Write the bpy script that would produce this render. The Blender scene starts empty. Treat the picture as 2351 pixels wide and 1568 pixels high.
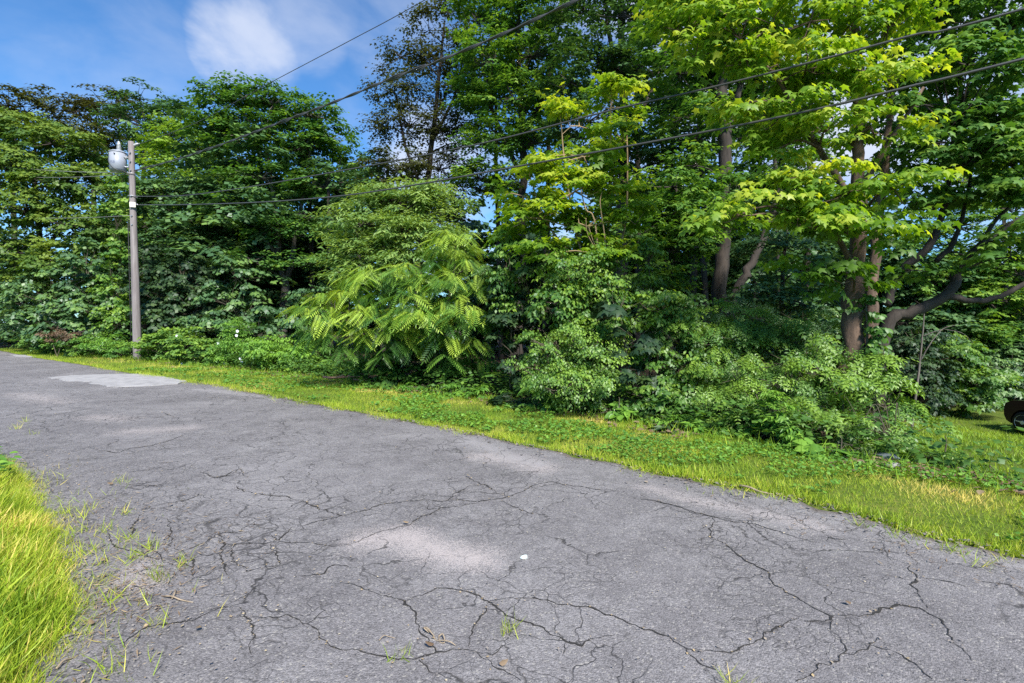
import bpy, bmesh, math, random
import numpy as np
from mathutils import Vector, Matrix, noise as mnoise

random.seed(7)
RNG = np.random.default_rng(11)
SC = bpy.context.scene
COL = SC.collection
R = math.radians

# ------------------------------------------------------------------ camera
CAM_H = 1.6
LENS = 18.0
PITCH = 2.34
cam_d = bpy.data.cameras.new('camera')
cam_d.lens = LENS
cam_d.sensor_width = 36.0
cam_d.clip_start = 0.05
cam_d.clip_end = 2000
cam = bpy.data.objects.new('camera', cam_d)
COL.objects.link(cam)
cam.location = (0, 0, CAM_H)
cam.rotation_euler = (R(90 - PITCH), 0, 0)
SC.camera = cam

# ------------------------------------------------------------------ sky, sun, exposure
SUN_EL = R(45)
SUN_AZ = R(160)          # compass direction the sun stands in, clockwise from +Y (behind the camera, to the right)
world = bpy.data.worlds.new('World')
SC.world = world
world.use_nodes = True
wn, wl = world.node_tree.nodes, world.node_tree.links
wn.clear()
w_out = wn.new('ShaderNodeOutputWorld')
w_bg = wn.new('ShaderNodeBackground')
w_sky = wn.new('ShaderNodeTexSky')
w_sky.sky_type = 'NISHITA'
w_sky.sun_disc = False
w_sky.sun_elevation = SUN_EL
w_sky.sun_rotation = SUN_AZ
w_sky.altitude = 300
w_sky.air_density = 1.0
w_sky.dust_density = 0.3
w_sky.ozone_density = 3.0
w_bg.inputs['Strength'].default_value = 0.122
w_tc = wn.new('ShaderNodeTexCoord')
w_map = wn.new('ShaderNodeMapping')
w_map.inputs['Scale'].default_value = (1.0, 1.0, 1.5)
w_map.inputs['Location'].default_value = (0.3, 1.7, 0.55)
w_n1 = wn.new('ShaderNodeTexNoise')
w_n1.inputs['Scale'].default_value = 2.1
w_n1.inputs['Detail'].default_value = 7
w_n1.inputs['Roughness'].default_value = 0.56
w_n1.inputs['Distortion'].default_value = 0.25
w_r1 = wn.new('ShaderNodeMapRange')
w_r1.interpolation_type = 'SMOOTHSTEP'
w_r1.inputs['From Min'].default_value = 0.47
w_r1.inputs['From Max'].default_value = 0.75
w_r1.inputs['To Max'].default_value = 0.5
wl.new(w_tc.outputs['Generated'], w_map.inputs['Vector'])
wl.new(w_map.outputs['Vector'], w_n1.inputs['Vector'])
wl.new(w_n1.outputs['Fac'], w_r1.inputs['Value'])


w_n2 = wn.new('ShaderNodeTexNoise')
w_n2.inputs['Scale'].default_value = 4.2
w_n2.inputs['Detail'].default_value = 8
w_n2.inputs['Roughness'].default_value = 0.55
w_n2.inputs['Distortion'].default_value = 0.35
wl.new(w_map.outputs['Vector'], w_n2.inputs['Vector'])
fac = w_r1.outputs['Result']


def sky_puff(direction, width, strength):
    """one cloud at a direction of the sky: a soft round mask that lets the noise through more strongly"""
    d = Vector(direction).normalized()
    dp = wn.new('ShaderNodeVectorMath'); dp.operation = 'DOT_PRODUCT'
    dp.inputs[1].default_value = d
    wl.new(w_tc.outputs['Generated'], dp.inputs[0])
    mr = wn.new('ShaderNodeMapRange'); mr.interpolation_type = 'SMOOTHERSTEP'
    mr.inputs['From Min'].default_value = math.cos(R(width))
    mr.inputs['From Max'].default_value = 1.0
    wl.new(dp.outputs['Value'], mr.inputs['Value'])
    nz = wn.new('ShaderNodeMath'); nz.operation = 'MULTIPLY_ADD'
    wl.new(w_n2.outputs['Fac'], nz.inputs[0]); nz.inputs[1].default_value = 6.5; nz.inputs[2].default_value = -3.35
    ad = wn.new('ShaderNodeMath'); ad.operation = 'MULTIPLY_ADD'
    wl.new(mr.outputs['Result'], ad.inputs[0]); ad.inputs[1].default_value = 1.15; wl.new(nz.outputs[0], ad.inputs[2])
    m2 = wn.new('ShaderNodeMapRange'); m2.interpolation_type = 'SMOOTHSTEP'
    m2.inputs['From Min'].default_value = .15; m2.inputs['From Max'].default_value = 2.3; m2.inputs['To Max'].default_value = strength
    wl.new(ad.outputs[0], m2.inputs['Value'])
    g = wn.new('ShaderNodeMath'); g.operation = 'MULTIPLY'
    wl.new(m2.outputs['Result'], g.inputs[0])
    sm = wn.new('ShaderNodeMapRange'); sm.inputs['From Max'].default_value = .4
    wl.new(mr.outputs['Result'], sm.inputs['Value']); wl.new(sm.outputs['Result'], g.inputs[1])
    return g.outputs[0]


def dir_of(px, py):
    a = R(PITCH)
    x, u = (px - 1175.5) / 1175.5, (784 - py) / 1175.5
    return (x, math.cos(a) + u * math.sin(a), u * math.cos(a) - math.sin(a))


for (px, py, cw, st) in ((565, 115, 6.0, .75), (700, 55, 5.5, .45), (760, 12, 5, .4), (930, 60, 8, .4), (1080, 470, 16, .9), (300, 185, 9, .25), (170, 190, 6, .2), (1560, 200, 22, .9), (2100, 260, 24, .9)):
    mx = wn.new('ShaderNodeMath'); mx.operation = 'MAXIMUM'
    wl.new(fac, mx.inputs[0]); wl.new(sky_puff(dir_of(px, py), cw, st), mx.inputs[1])
    fac = mx.outputs[0]
w_tint = wn.new('ShaderNodeMix'); w_tint.data_type = 'RGBA'; w_tint.blend_type = 'MULTIPLY'
w_tint.inputs['Factor'].default_value = 1.0
w_tint.inputs['B'].default_value = (0.27, 0.47, 0.62, 1)
wl.new(w_sky.outputs['Color'], w_tint.inputs['A'])
w_mix = wn.new('ShaderNodeMix'); w_mix.data_type = 'RGBA'
w_mix.inputs['B'].default_value = (2.5, 2.7, 3.2, 1)
wl.new(fac, w_mix.inputs['Factor'])
wl.new(w_tint.outputs['Result'], w_mix.inputs['A'])
wl.new(w_mix.outputs['Result'], w_bg.inputs['Color'])
wl.new(w_bg.outputs['Background'], w_out.inputs['Surface'])

sun_d = bpy.data.lights.new('sun', 'SUN')
sun_d.energy = 3.3
sun_d.angle = R(9)
sun_d.color = (1.0, 0.95, 0.86)
sun = bpy.data.objects.new('sun', sun_d)
COL.objects.link(sun)
sun.location = (5, -10, 30)
_sd = Vector((math.sin(SUN_AZ) * math.cos(SUN_EL), math.cos(SUN_AZ) * math.cos(SUN_EL), math.sin(SUN_EL)))
sun.rotation_euler = (-_sd).to_track_quat('-Z', 'Y').to_euler()

SC.view_settings.view_transform = 'Standard'
SC.view_settings.look = 'None'
SC.view_settings.gamma = 1.0
SC.view_settings.use_curve_mapping = False
SC.view_settings.exposure = 1.4
SC.cycles.max_bounces = 8
SC.cycles.diffuse_bounces = 4
SC.cycles.transmission_bounces = 4
SC.cycles.use_denoising = False

# ------------------------------------------------------------------ helpers
F = 1175.5


def at(px, py, Y):
    """the point at depth Y that the photograph shows at (px, py)"""
    d = dir_of(px, py)
    k = Y / d[1]
    return Vector((d[0] * k, Y, CAM_H + d[2] * k))


def on_ground(px, py):
    d = dir_of(px, py)
    k = CAM_H / -d[2]
    return Vector((d[0] * k, d[1] * k, 0))


NV = Vector((0.66, 0.7513, 0)); NV.normalize()
DV = Vector((-NV.y, NV.x, 0))


def sn(p):
    return p[0] * DV.x + p[1] * DV.y, p[0] * NV.x + p[1] * NV.y


def xy(s, n):
    return s * DV.x + n * NV.x, s * DV.y + n * NV.y


EDGE_PX = [(20, 808), (81, 821), (192, 837), (293, 855), (423, 875), (495, 883), (586, 902), (689, 921), (765, 935),
           (1047, 986), (1226, 1026), (1405, 1061), (1531, 1091), (1759, 1129), (1858, 1150), (2102, 1222), (2351, 1278)]
BUSH_PX = [(60, 806), (100, 812), (200, 820), (315, 829), (420, 842), (500, 850), (600, 860), (700, 870), (760, 880),
           (860, 893), (1000, 907), (1150, 925), (1300, 950), (1420, 968), (1500, 985), (1600, 1010), (1750, 1035),
           (1900, 1055), (2050, 1085), (2130, 1100)]
NEAR_PX = [(44, 1084), (119, 1163), (143, 1245), (200, 1340), (195, 1436), (143, 1511), (102, 1568)]


def curve(px):
    pts = sorted(sn(on_ground(*p)) for p in px)
    return np.array([p[0] for p in pts]), np.array([p[1] for p in pts])


EDGE_S, EDGE_N = curve(EDGE_PX)
BUSH_S, BUSH_N = curve(BUSH_PX)
NEAR_S, NEAR_N = curve(NEAR_PX)


def lin(s, S, N, lo=None):
    s = np.asarray(s, float)
    r = np.interp(s, S, N)
    k = (N[-1] - N[-3]) / (S[-1] - S[-3])
    r = np.where(s > S[-1], N[-1] + (s - S[-1]) * k, r)
    return r


def n_edge(s):
    return lin(s, EDGE_S, EDGE_N)


def n_bush(s):
    return lin(s, BUSH_S, BUSH_N)


def n_near(s):
    s = np.asarray(s, float)
    base = np.interp(s, NEAR_S, NEAR_N)
    far = 0.45 - np.clip(s - 14, 0, 40) * 0.16
    return np.where(s > NEAR_S[-1] + 1.0, np.minimum(far, base), base)


def sstep(a, b, x):
    t = np.clip((np.asarray(x, float) - a) / (b - a), 0, 1)
    return t * t * (3 - 2 * t)


def terrain(x, y):
    x = np.asarray(x, float); y = np.asarray(y, float)
    s = x * DV.x + y * DV.y
    n = x * NV.x + y * NV.y
    k = 0.13 * (1 - sstep(1.0, 8.0, s)) + 0.02 * sstep(1.0, 8.0, s)
    z = -k * np.clip(n - 7.2, 0, 15.5)
    z = z + 0.025 * np.sin(x * 1.3 + 0.4) * np.sin(y * 1.1) * sstep(5.5, 8.5, n)
    z = z + 0.035 * sstep(0, 0.5, n - n_edge(s)) * (1 - sstep(-1.5, 0.6, n - 7.2))
    z = z + 0.05 * sstep(0.0, 0.5, n_near(s) - n) * sstep(-1, 2, s)
    return z


def gz(x, y):
    return float(terrain(x, y))


# ---- objects and properties
def tag(o, label=None, cat=None, group=None, kind=None):
    if label: o['label'] = label
    if cat: o['category'] = cat
    if group: o['group'] = group
    if kind: o['kind'] = kind
    return o


def empty(name, loc=(0, 0, 0), rz=0.0):
    o = bpy.data.objects.new(name, None)
    o.empty_display_size = 0.2
    COL.objects.link(o)
    o.location = loc
    o.rotation_euler = (0, 0, rz)
    return o


def link(name, me, parent=None, mat=None):
    o = bpy.data.objects.new(name, me)
    COL.objects.link(o)
    if mat is not None and len(me.materials) == 0:
        me.materials.append(mat)
    if parent is not None:
        o.parent = parent
        if parent.type == 'EMPTY' and parent.get('_world', 1):
            o.matrix_parent_inverse = Matrix.LocRotScale(parent.location, parent.rotation_euler, None).inverted()
    return o


def raw_mesh(name, V, T, tint=None, smooth=False):
    """triangle mesh straight from arrays; tint is one number per triangle"""
    V = np.asarray(V, np.float32); T = np.asarray(T, np.int32)
    me = bpy.data.meshes.new(name)
    me.vertices.add(len(V)); me.vertices.foreach_set('co', V.ravel())
    me.loops.add(T.size); me.loops.foreach_set('vertex_index', T.ravel())
    me.polygons.add(len(T))
    me.polygons.foreach_set('loop_start', np.arange(0, T.size, 3, dtype=np.int32))
    if smooth:
        me.polygons.foreach_set('use_smooth', np.ones(len(T), bool))
    if tint is not None:
        a = me.attributes.new('tint', 'FLOAT', 'FACE')
        a.data.foreach_set('value', np.asarray(tint, np.float32))
    me.update()
    return me


def bm_obj(name, bm, mat, parent=None, smooth=False, bevel=0):
    if bevel:
        bmesh.ops.bevel(bm, geom=bm.edges[:], offset=bevel, segments=2, affect='EDGES', profile=0.6)
    me = bpy.data.meshes.new(name)
    bm.to_mesh(me); bm.free()
    if smooth:
        for p in me.polygons: p.use_smooth = True
    return link(name, me, parent, mat)


def tube_arrays(pts, radii, sides=8, rough=0.0, seed=0, cap=True):
    P = np.array([list(p) for p in pts], float)
    n = len(P)
    Vs, Ts = [], []
    d = np.gradient(P, axis=0)
    d /= np.linalg.norm(d, axis=1)[:, None] + 1e-9
    up = np.array([0, 1.0, 0]) if abs(d[0][1]) < 0.9 else np.array([1.0, 0, 0])
    rg = np.random.default_rng(seed + 5)
    phase = rg.random(3) * 6.28
    for i in range(n):
        u = up - d[i] * np.dot(up, d[i]); u /= np.linalg.norm(u)
        v = np.cross(d[i], u)
        a = np.arange(sides) * 2 * math.pi / sides
        rr = radii[i] * (1 + rough * (np.sin(3 * a + phase[0] + i * .3) * .6 + np.sin(5 * a + phase[1] - i * .5) * .4 + (rg.random(sides) - .5)))
        Vs.append(P[i] + np.outer(np.cos(a) * rr, u) + np.outer(np.sin(a) * rr, v))
        up = u
    for i in range(n - 1):
        for k in range(sides):
            a, b = i * sides + k, i * sides + (k + 1) % sides
            c, e = a + sides, b + sides
            Ts += [(a, b, e), (a, e, c)]
    V = np.concatenate(Vs)
    if cap:
        V = np.concatenate([V, P[:1], P[-1:]])
        i0, i1 = len(V) - 2, len(V) - 1
        for k in range(sides):
            Ts.append((i0, (k + 1) % sides, k))
            Ts.append((i1, (n - 1) * sides + k, (n - 1) * sides + (k + 1) % sides))
    return V, np.array(Ts)


class Geo:
    def __init__(self):
        self.V, self.T, self.k, self.tint = [], [], 0, []

    def add(self, V, T, tint=None):
        self.V.append(np.asarray(V, float)); self.T.append(np.asarray(T) + self.k); self.k += len(V)
        self.tint.append(np.full(len(T), 0.5 if tint is None else tint))

    def tube(self, pts, radii, sides=8, rough=0.0, seed=0, cap=True):
        if not hasattr(radii, '__len__'): radii = [radii] * len(pts)
        self.add(*tube_arrays(pts, radii, sides, rough, seed, cap))

    def obj(self, name, mat, parent=None, smooth=True):
        me = raw_mesh(name, np.concatenate(self.V), np.concatenate(self.T), np.concatenate(self.tint), smooth)
        return link(name, me, parent, mat)


def spline(pts, n=8):
    """Catmull-Rom through points (any dimension)"""
    P = [np.array(list(p), float) for p in pts]
    P = [2 * P[0] - P[1]] + P + [2 * P[-1] - P[-2]]
    out = []
    for i in range(1, len(P) - 2):
        for k in range(n):
            t = k / n
            a, b, c, d = P[i - 1], P[i], P[i + 1], P[i + 2]
            out.append(0.5 * ((2 * b) + (c - a) * t + (2 * a - 5 * b + 4 * c - d) * t * t + (3 * b - a - 3 * c + d) * t ** 3))
    out.append(P[-2])
    return np.array(out)


# ------------------------------------------------------------------ materials
def new_mat(name):
    m = bpy.data.materials.new(name)
    m.use_nodes = True
    nt = m.node_tree
    nt.nodes.clear()
    out = nt.nodes.new('ShaderNodeOutputMaterial')
    return m, nt.nodes, nt.links, out


def ramp(nodes, stops):
    r = nodes.new('ShaderNodeValToRGB')
    e = r.color_ramp.elements
    while len(e) < len(stops): e.new(0.5)
    for i, (p, c) in enumerate(stops):
        e[i].position = p
        e[i].color = (*c, 1)
    return r


def leaf_mat(name, stops, trans=0.4, gloss=0.07, rough=0.5, warm=(1.25, 1.15, 0.45)):
    m, N, L, out = new_mat(name)
    at_ = N.new('ShaderNodeAttribute'); at_.attribute_name = 'tint'
    geo = N.new('ShaderNodeNewGeometry')
    nz = N.new('ShaderNodeTexNoise'); nz.inputs['Scale'].default_value = 0.9; nz.inputs['Detail'].default_value = 2
    tc = N.new('ShaderNodeTexCoord')
    L.new(geo.outputs['Position'], nz.inputs['Vector'])
    ma = N.new('ShaderNodeMath'); ma.operation = 'MULTIPLY_ADD'
    L.new(nz.outputs['Fac'], ma.inputs[0]); ma.inputs[1].default_value = 0.5; ma.inputs[2].default_value = -0.25
    ad = N.new('ShaderNodeMath'); ad.operation = 'ADD'; ad.use_clamp = True
    L.new(at_.outputs['Fac'], ad.inputs[0]); L.new(ma.outputs[0], ad.inputs[1])
    rp = ramp(N, stops)
    L.new(ad.outputs[0], rp.inputs['Fac'])
    df = N.new('ShaderNodeBsdfDiffuse')
    tr = N.new('ShaderNodeBsdfTranslucent')
    wm = N.new('ShaderNodeMix'); wm.data_type = 'RGBA'; wm.blend_type = 'MULTIPLY'; wm.inputs['Factor'].default_value = 1
    wm.inputs['B'].default_value = (*warm, 1)
    L.new(rp.outputs['Color'], df.inputs['Color'])
    L.new(rp.outputs['Color'], wm.inputs['A'])
    L.new(wm.outputs['Result'], tr.inputs['Color'])
    mx = N.new('ShaderNodeMixShader'); mx.inputs['Fac'].default_value = trans
    L.new(df.outputs[0], mx.inputs[1]); L.new(tr.outputs[0], mx.inputs[2])
    gl = N.new('ShaderNodeBsdfGlossy'); gl.inputs['Roughness'].default_value = rough
    gl.inputs['Color'].default_value = (0.95, 0.97, 1.0, 1)
    mg = N.new('ShaderNodeMixShader'); mg.inputs['Fac'].default_value = gloss * .5
    L.new(mx.outputs[0], mg.inputs[1]); L.new(gl.outputs[0], mg.inputs[2])
    L.new(mg.outputs[0], out.inputs['Surface'])
    return m


def pbr(name, color, rough=0.6, metal=0.0, noise_scale=0, noise_amt=0.0, color2=None, bump=0.0, stretch=(1, 1, 1), spec=0.5, detail=6):
    m, N, L, out = new_mat(name)
    b = N.new('ShaderNodeBsdfPrincipled')
    b.inputs['Roughness'].default_value = rough
    b.inputs['Metallic'].default_value = metal
    b.inputs['Specular IOR Level'].default_value = spec
    b.inputs['Base Color'].default_value = (*color, 1)
    if noise_scale:
        tc = N.new('ShaderNodeTexCoord')
        mp = N.new('ShaderNodeMapping'); mp.inputs['Scale'].default_value = stretch
        nz = N.new('ShaderNodeTexNoise'); nz.inputs['Scale'].default_value = noise_scale; nz.inputs['Detail'].default_value = detail
        nz.inputs['Roughness'].default_value = 0.65
        L.new(tc.outputs['Object'], mp.inputs['Vector']); L.new(mp.outputs['Vector'], nz.inputs['Vector'])
        rp = ramp(N, [(0.3, color), (0.7, color2 or tuple(c * (1 + noise_amt) for c in color))])
        L.new(nz.outputs['Fac'], rp.inputs['Fac']); L.new(rp.outputs['Color'], b.inputs['Base Color'])
        if bump:
            bp = N.new('ShaderNodeBump'); bp.inputs['Strength'].default_value = bump; bp.inputs['Distance'].default_value = 0.02
            L.new(nz.outputs['Fac'], bp.inputs['Height']); L.new(bp.outputs['Normal'], b.inputs['Normal'])
    L.new(b.outputs[0], out.inputs['Surface'])
    return m


M = {}
# foliage: dark old leaf -> lighter leaf -> fresh tip
M['maple_bright'] = leaf_mat('maple_bright', [(0.0, (0.061, 0.144, 0.013)), (0.5, (0.144, 0.289, 0.020)), (0.85, (0.289, 0.442, 0.028)), (1, (0.475, 0.561, 0.051))], 0.58, .06)
M['maple_mid'] = leaf_mat('maple_mid', [(0.0, (0.050, 0.142, 0.027)), (0.5, (0.095, 0.221, 0.033)), (1, (0.253, 0.399, 0.042))], 0.45, .07)
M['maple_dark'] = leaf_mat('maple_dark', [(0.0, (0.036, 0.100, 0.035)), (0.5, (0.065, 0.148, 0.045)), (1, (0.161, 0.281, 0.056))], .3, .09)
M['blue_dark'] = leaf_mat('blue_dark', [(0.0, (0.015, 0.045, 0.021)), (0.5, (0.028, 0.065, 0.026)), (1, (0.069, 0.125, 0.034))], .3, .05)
M['silhouette_brown'] = leaf_mat('silhouette_brown', [(0.0, (0.040, 0.040, 0.016)), (0.5, (0.069, 0.081, 0.023)), (1, (0.103, 0.138, 0.029))], .35, .05)  # brown of leaves silhouetted against the sky, put into the leaf colour
M['pale'] = leaf_mat('pale', [(0.0, (0.093, 0.186, 0.055)), (0.5, (0.167, 0.298, 0.074)), (1, (0.317, 0.447, 0.112))], 0.45, .09)
M['locust'] = leaf_mat('locust', [(0.0, (0.033, 0.083, 0.016)), (0.5, (0.083, 0.165, 0.024)), (1, (0.198, 0.286, 0.044))], .42, .05)
M['frond'] = leaf_mat('frond', [(0.0, (0.032, 0.113, 0.020)), (0.5, (0.061, 0.167, 0.024)), (0.8, (0.152, 0.304, 0.030)), (1, (0.394, 0.546, 0.061))], .42, .08)
M['shrub'] = leaf_mat('shrub', [(0.0, (0.058, 0.144, 0.026)), (0.5, (0.091, 0.205, 0.033)), (1, (0.228, 0.377, 0.045))], .38, .07)
M['weed'] = leaf_mat('weed', [(0.0, (0.040, 0.119, 0.019)), (0.5, (0.095, 0.238, 0.032)), (1, (0.221, 0.411, 0.047))], .38, .07)
M['grass'] = leaf_mat('grass', [(0.0, (0.109, 0.204, 0.021)), (0.4, (0.216, 0.350, 0.030)), (0.72, (0.414, 0.514, 0.043)), (1, (0.781, 0.615, 0.190))], .35, .03)
M['dry'] = leaf_mat('dry', [(0.0, (.13, .085, .055)), (0.5, (.26, .19, .125)), (1, (.42, .35, .22))], .2, .03)
M['bark'] = pbr('bark', (.018, .014, .012), .9, 0, 9, 0, (.055, .043, .036), 1.0, (1, 1, .22))
M['bark_warm'] = pbr('bark_warm', (.042, .027, .02), .9, 0, 10, 0, (.17, .112, .08), 1.0, (1, 1, .2))
M['bark_pale'] = pbr('bark_pale', (.07, .062, .055), .9, 0, 10, 0, (.17, .15, .13), .7, (1, 1, .3))
M['twig'] = pbr('twig', (.05, .042, .03), .9, 0, 20, 0, (.11, .09, .06))
M['cane'] = pbr('cane', (.22, .15, .08), .8, 0, 20, 0, (.34, .24, .13))
M['pole_wood'] = pbr('pole_wood', (.12, .10, .10), .85, 0, 14, 0, (.28, .25, .25), .5, (1, 1, .06))
M['galvanised'] = pbr('galvanised', (.42, .43, .45), .45, .7, 8, .3)
M['tank_paint'] = pbr('tank_paint', (.26, .28, .33), .45, 0, 3, 0, (.31, .33, .385))
M['porcelain'] = pbr('porcelain', (.45, .46, .48), .25)
M['black_rubber'] = pbr('black_rubber', (.012, .012, .013), .75, 0, 30, .6)
M['wire_black'] = pbr('wire_black', (.06, .058, .056), .42)
M['wire_grey'] = pbr('wire_grey', (.22, .21, .20), .5, .3, 2, .5)
M['tag_white'] = pbr('tag_white', (.72, .70, .6), .6, 0, 12, .1)
M['print_dark'] = pbr('print_dark', (.12, .14, .22), .6)
M['car_paint'] = pbr('car_paint', (.007, .006, .008), .25, .1, 3, .2)
M['car_black'] = pbr('car_black', (.012, .012, .013), .6, 0, 20, .3)
M['alloy'] = pbr('alloy', (.72, .71, .70), .4, .2, 5, .1)
M['glass'] = pbr('car_glass', (.01, .012, .013), .06, 0)
M['lens'] = pbr('lens', (.6, .62, .65), .12, .2)
M['red_lens'] = pbr('red_lens', (.35, .02, .02), .2)
M['stone'] = pbr('stone', (.16, .16, .17), .85, 0, 8, 0, (.30, .29, .29), .5)
M['stone_blue'] = pbr('stone_blue', (.09, .115, .13), .85, 0, 6, 0, (.15, .18, .20), .5)
M['stone_pink'] = pbr('stone_pink', (.36, .2, .16), .8, 0, 8, 0, (.48, .3, .25), .4)
M['white_scrap'] = pbr('white_scrap', (.50, .58, .57), .5, 0, 60, .5)
M['straw'] = pbr('straw', (.20, .15, .10), .9, 0, 30, 0, (.36, .29, .21))
M['red_stick'] = pbr('red_stick', (.16, .075, .05), .9, 0, 12, 0, (.32, .19, .14))
M['flower'] = pbr('flower', (.75, .76, .82), .6)
M['crack'] = pbr('crack', (.012, .011, .011), .95, 0, 25, 0, (.035, .032, .03))
M['grit'] = leaf_mat('grit', [(0, (.10, .095, .10)), (.4, (.22, .20, .19)), (.7, (.33, .25, .14)), (1, (.45, .40, .30))], 0.0, .03)


def asphalt():
    m, N, L, out = new_mat('asphalt')
    b = N.new('ShaderNodeBsdfPrincipled')
    b.inputs['Roughness'].default_value = 0.8
    b.inputs['Specular IOR Level'].default_value = 0.35
    geo = N.new('ShaderNodeNewGeometry')
    pos = geo.outputs['Position']

    def noise(scale, detail=4, rough=.6, vec=None):
        n = N.new('ShaderNodeTexNoise'); n.inputs['Scale'].default_value = scale; n.inputs['Detail'].default_value = detail
        n.inputs['Roughness'].default_value = rough
        L.new(vec or pos, n.inputs['Vector'])
        return n

    def math_(op, a, b_=None, c=None, clamp=False):
        x = N.new('ShaderNodeMath'); x.operation = op; x.use_clamp = clamp
        for i, v in enumerate((a, b_, c)):
            if v is None: continue
            if isinstance(v, (int, float)): x.inputs[i].default_value = v
            else: L.new(v, x.inputs[i])
        return x.outputs[0]

    def rng(v, a, b_, c=0.0, d=1.0):
        r = N.new('ShaderNodeMapRange'); r.interpolation_type = 'SMOOTHSTEP'
        L.new(v, r.inputs['Value'])
        for k, q in zip(('From Min', 'From Max', 'To Min', 'To Max'), (a, b_, c, d)): r.inputs[k].default_value = q
        return r.outputs['Result']

    def mixc(f, A, B, blend='MIX'):
        x = N.new('ShaderNodeMix'); x.data_type = 'RGBA'; x.blend_type = blend
        for k, v in (('Factor', f), ('A', A), ('B', B)):
            if isinstance(v, (int, float)): x.inputs[k].default_value = v
            elif isinstance(v, tuple): x.inputs[k].default_value = (*v, 1)
            else: L.new(v, x.inputs[k])
        return x.outputs['Result']

    big = noise(0.55, 5, .6)
    mid = noise(3.2, 6, .65)
    base = ramp(N, [(0.30, (.112, .105, .109)), (0.47, (.162, .153, .158)), (0.68, (.24, .229, .234))])
    f = math_('MULTIPLY_ADD', mid.outputs['Fac'], .45, math_('MULTIPLY', big.outputs['Fac'], .55))
    L.new(f, base.inputs['Fac'])
    stain = noise(1.1, 6, .7)
    # aggregate: stones of a centimetre and of half a centimetre
    v1 = N.new('ShaderNodeTexVoronoi'); v1.inputs['Scale'].default_value = 95
    L.new(pos, v1.inputs['Vector'])
    v2 = N.new('ShaderNodeTexVoronoi'); v2.inputs['Scale'].default_value = 210
    L.new(pos, v2.inputs['Vector'])
    g1 = N.new('ShaderNodeSeparateColor'); L.new(v1.outputs['Color'], g1.inputs['Color'])
    g2 = N.new('ShaderNodeSeparateColor'); L.new(v2.outputs['Color'], g2.inputs['Color'])
    st = math_('ADD', math_('MULTIPLY', rng(g1.outputs['Red'], .0, 1, .6, 1.4), .5), math_('MULTIPLY', rng(g2.outputs['Green'], 0, 1, .5, 1.5), .5))
    c = N.new('ShaderNodeVectorMath'); c.operation = 'SCALE'
    L.new(base.outputs['Color'], c.inputs[0]); L.new(st, c.inputs['Scale'])
    col = c.outputs[0]
    col = mixc(math_('MULTIPLY', rng(stain.outputs['Fac'], .55, .72), .45), col, (.055, .052, .053))
    col = mixc(math_('MULTIPLY', rng(noise(.8, 6, .7).outputs['Fac'], .56, .72), .4), col, (.22, .205, .205))
    # a few pale stones
    col = mixc(math_('MULTIPLY', rng(g1.outputs['Green'], .93, .97), .55), col, (.36, .34, .31))
    # worn places where pink grit shows, from the road's own wear map
    wa = N.new('ShaderNodeAttribute'); wa.attribute_name = 'wear'
    wf = math_('ADD', wa.outputs['Fac'], math_('MULTIPLY_ADD', noise(9, 5, .7).outputs['Fac'], .9, -.45))
    wf = math_('ADD', wf, math_('MULTIPLY_ADD', g2.outputs['Red'], .9, -.45))
    col = mixc(math_('MULTIPLY', rng(wf, .35, .75), .85), col, (.40, .355, .345))
    pa = N.new('ShaderNodeAttribute'); pa.attribute_name = 'pale'
    pf = math_('ADD', pa.outputs['Fac'], math_('MULTIPLY_ADD', noise(5, 6, .7).outputs['Fac'], 1.0, -.5))
    col = mixc(math_('MULTIPLY', rng(pf, .3, .9), .75), col, (.27, .255, .26))
    # hairline alligator cracks
    dist = N.new('ShaderNodeVectorMath'); dist.operation = 'MULTIPLY_ADD'
    nd = noise(2.0, 4, .6)
    L.new(nd.outputs['Color'], dist.inputs[0]); dist.inputs[1].default_value = (.55, .55, 0)
    L.new(pos, dist.inputs[2])

    def cracks(scale, w, lo, hi, nscale):
        v = N.new('ShaderNodeTexVoronoi'); v.feature = 'DISTANCE_TO_EDGE'; v.inputs['Scale'].default_value = scale
        L.new(dist.outputs[0], v.inputs['Vector'])
        line = rng(v.outputs['Distance'], 0.0, w, 1.0, 0.0)
        return math_('MULTIPLY', line, rng(noise(nscale, 3).outputs['Fac'], lo, hi))
    ra = N.new('ShaderNodeAttribute'); ra.attribute_name = 'rough'
    ck = math_('MAXIMUM', cracks(1.6, .016, .44, .6, .8), math_('MULTIPLY', cracks(5.5, .045, .3, .5, 1.4), math_('MULTIPLY_ADD', ra.outputs['Fac'], .95, .0)), clamp=True)
    ck = math_('MAXIMUM', ck, math_('MULTIPLY', cracks(3.1, .022, .44, .56, .6), .85))
    ck = math_('MAXIMUM', ck, math_('MULTIPLY', cracks(9.0, .045, .46, .60, .9), .6))
    col = mixc(math_('MULTIPLY', ck, .85), col, (.022, .020, .020))
    da = N.new('ShaderNodeAttribute'); da.attribute_name = 'dirt'
    dfc = math_('ADD', da.outputs['Fac'], math_('MULTIPLY_ADD', noise(6, 6, .75).outputs['Fac'], 1.3, -.75))
    col = mixc(math_('MULTIPLY', rng(dfc, .2, .7), .8), col, (.085, .064, .048))
    L.new(col, b.inputs['Base Color'])
    h = math_('ADD', math_('MULTIPLY', v1.outputs['Distance'], -0.6), math_('MULTIPLY', v2.outputs['Distance'], -0.35))
    h = math_('ADD', h, math_('MULTIPLY', mid.outputs['Fac'], 1.2))
    h = math_('SUBTRACT', h, math_('MULTIPLY', ck, 1.0))
    bp = N.new('ShaderNodeBump'); bp.inputs['Strength'].default_value = 0.55; bp.inputs['Distance'].default_value = 0.012
    L.new(h, bp.inputs['Height']); L.new(bp.outputs['Normal'], b.inputs['Normal'])
    L.new(b.outputs[0], out.inputs['Surface'])
    return m


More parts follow.
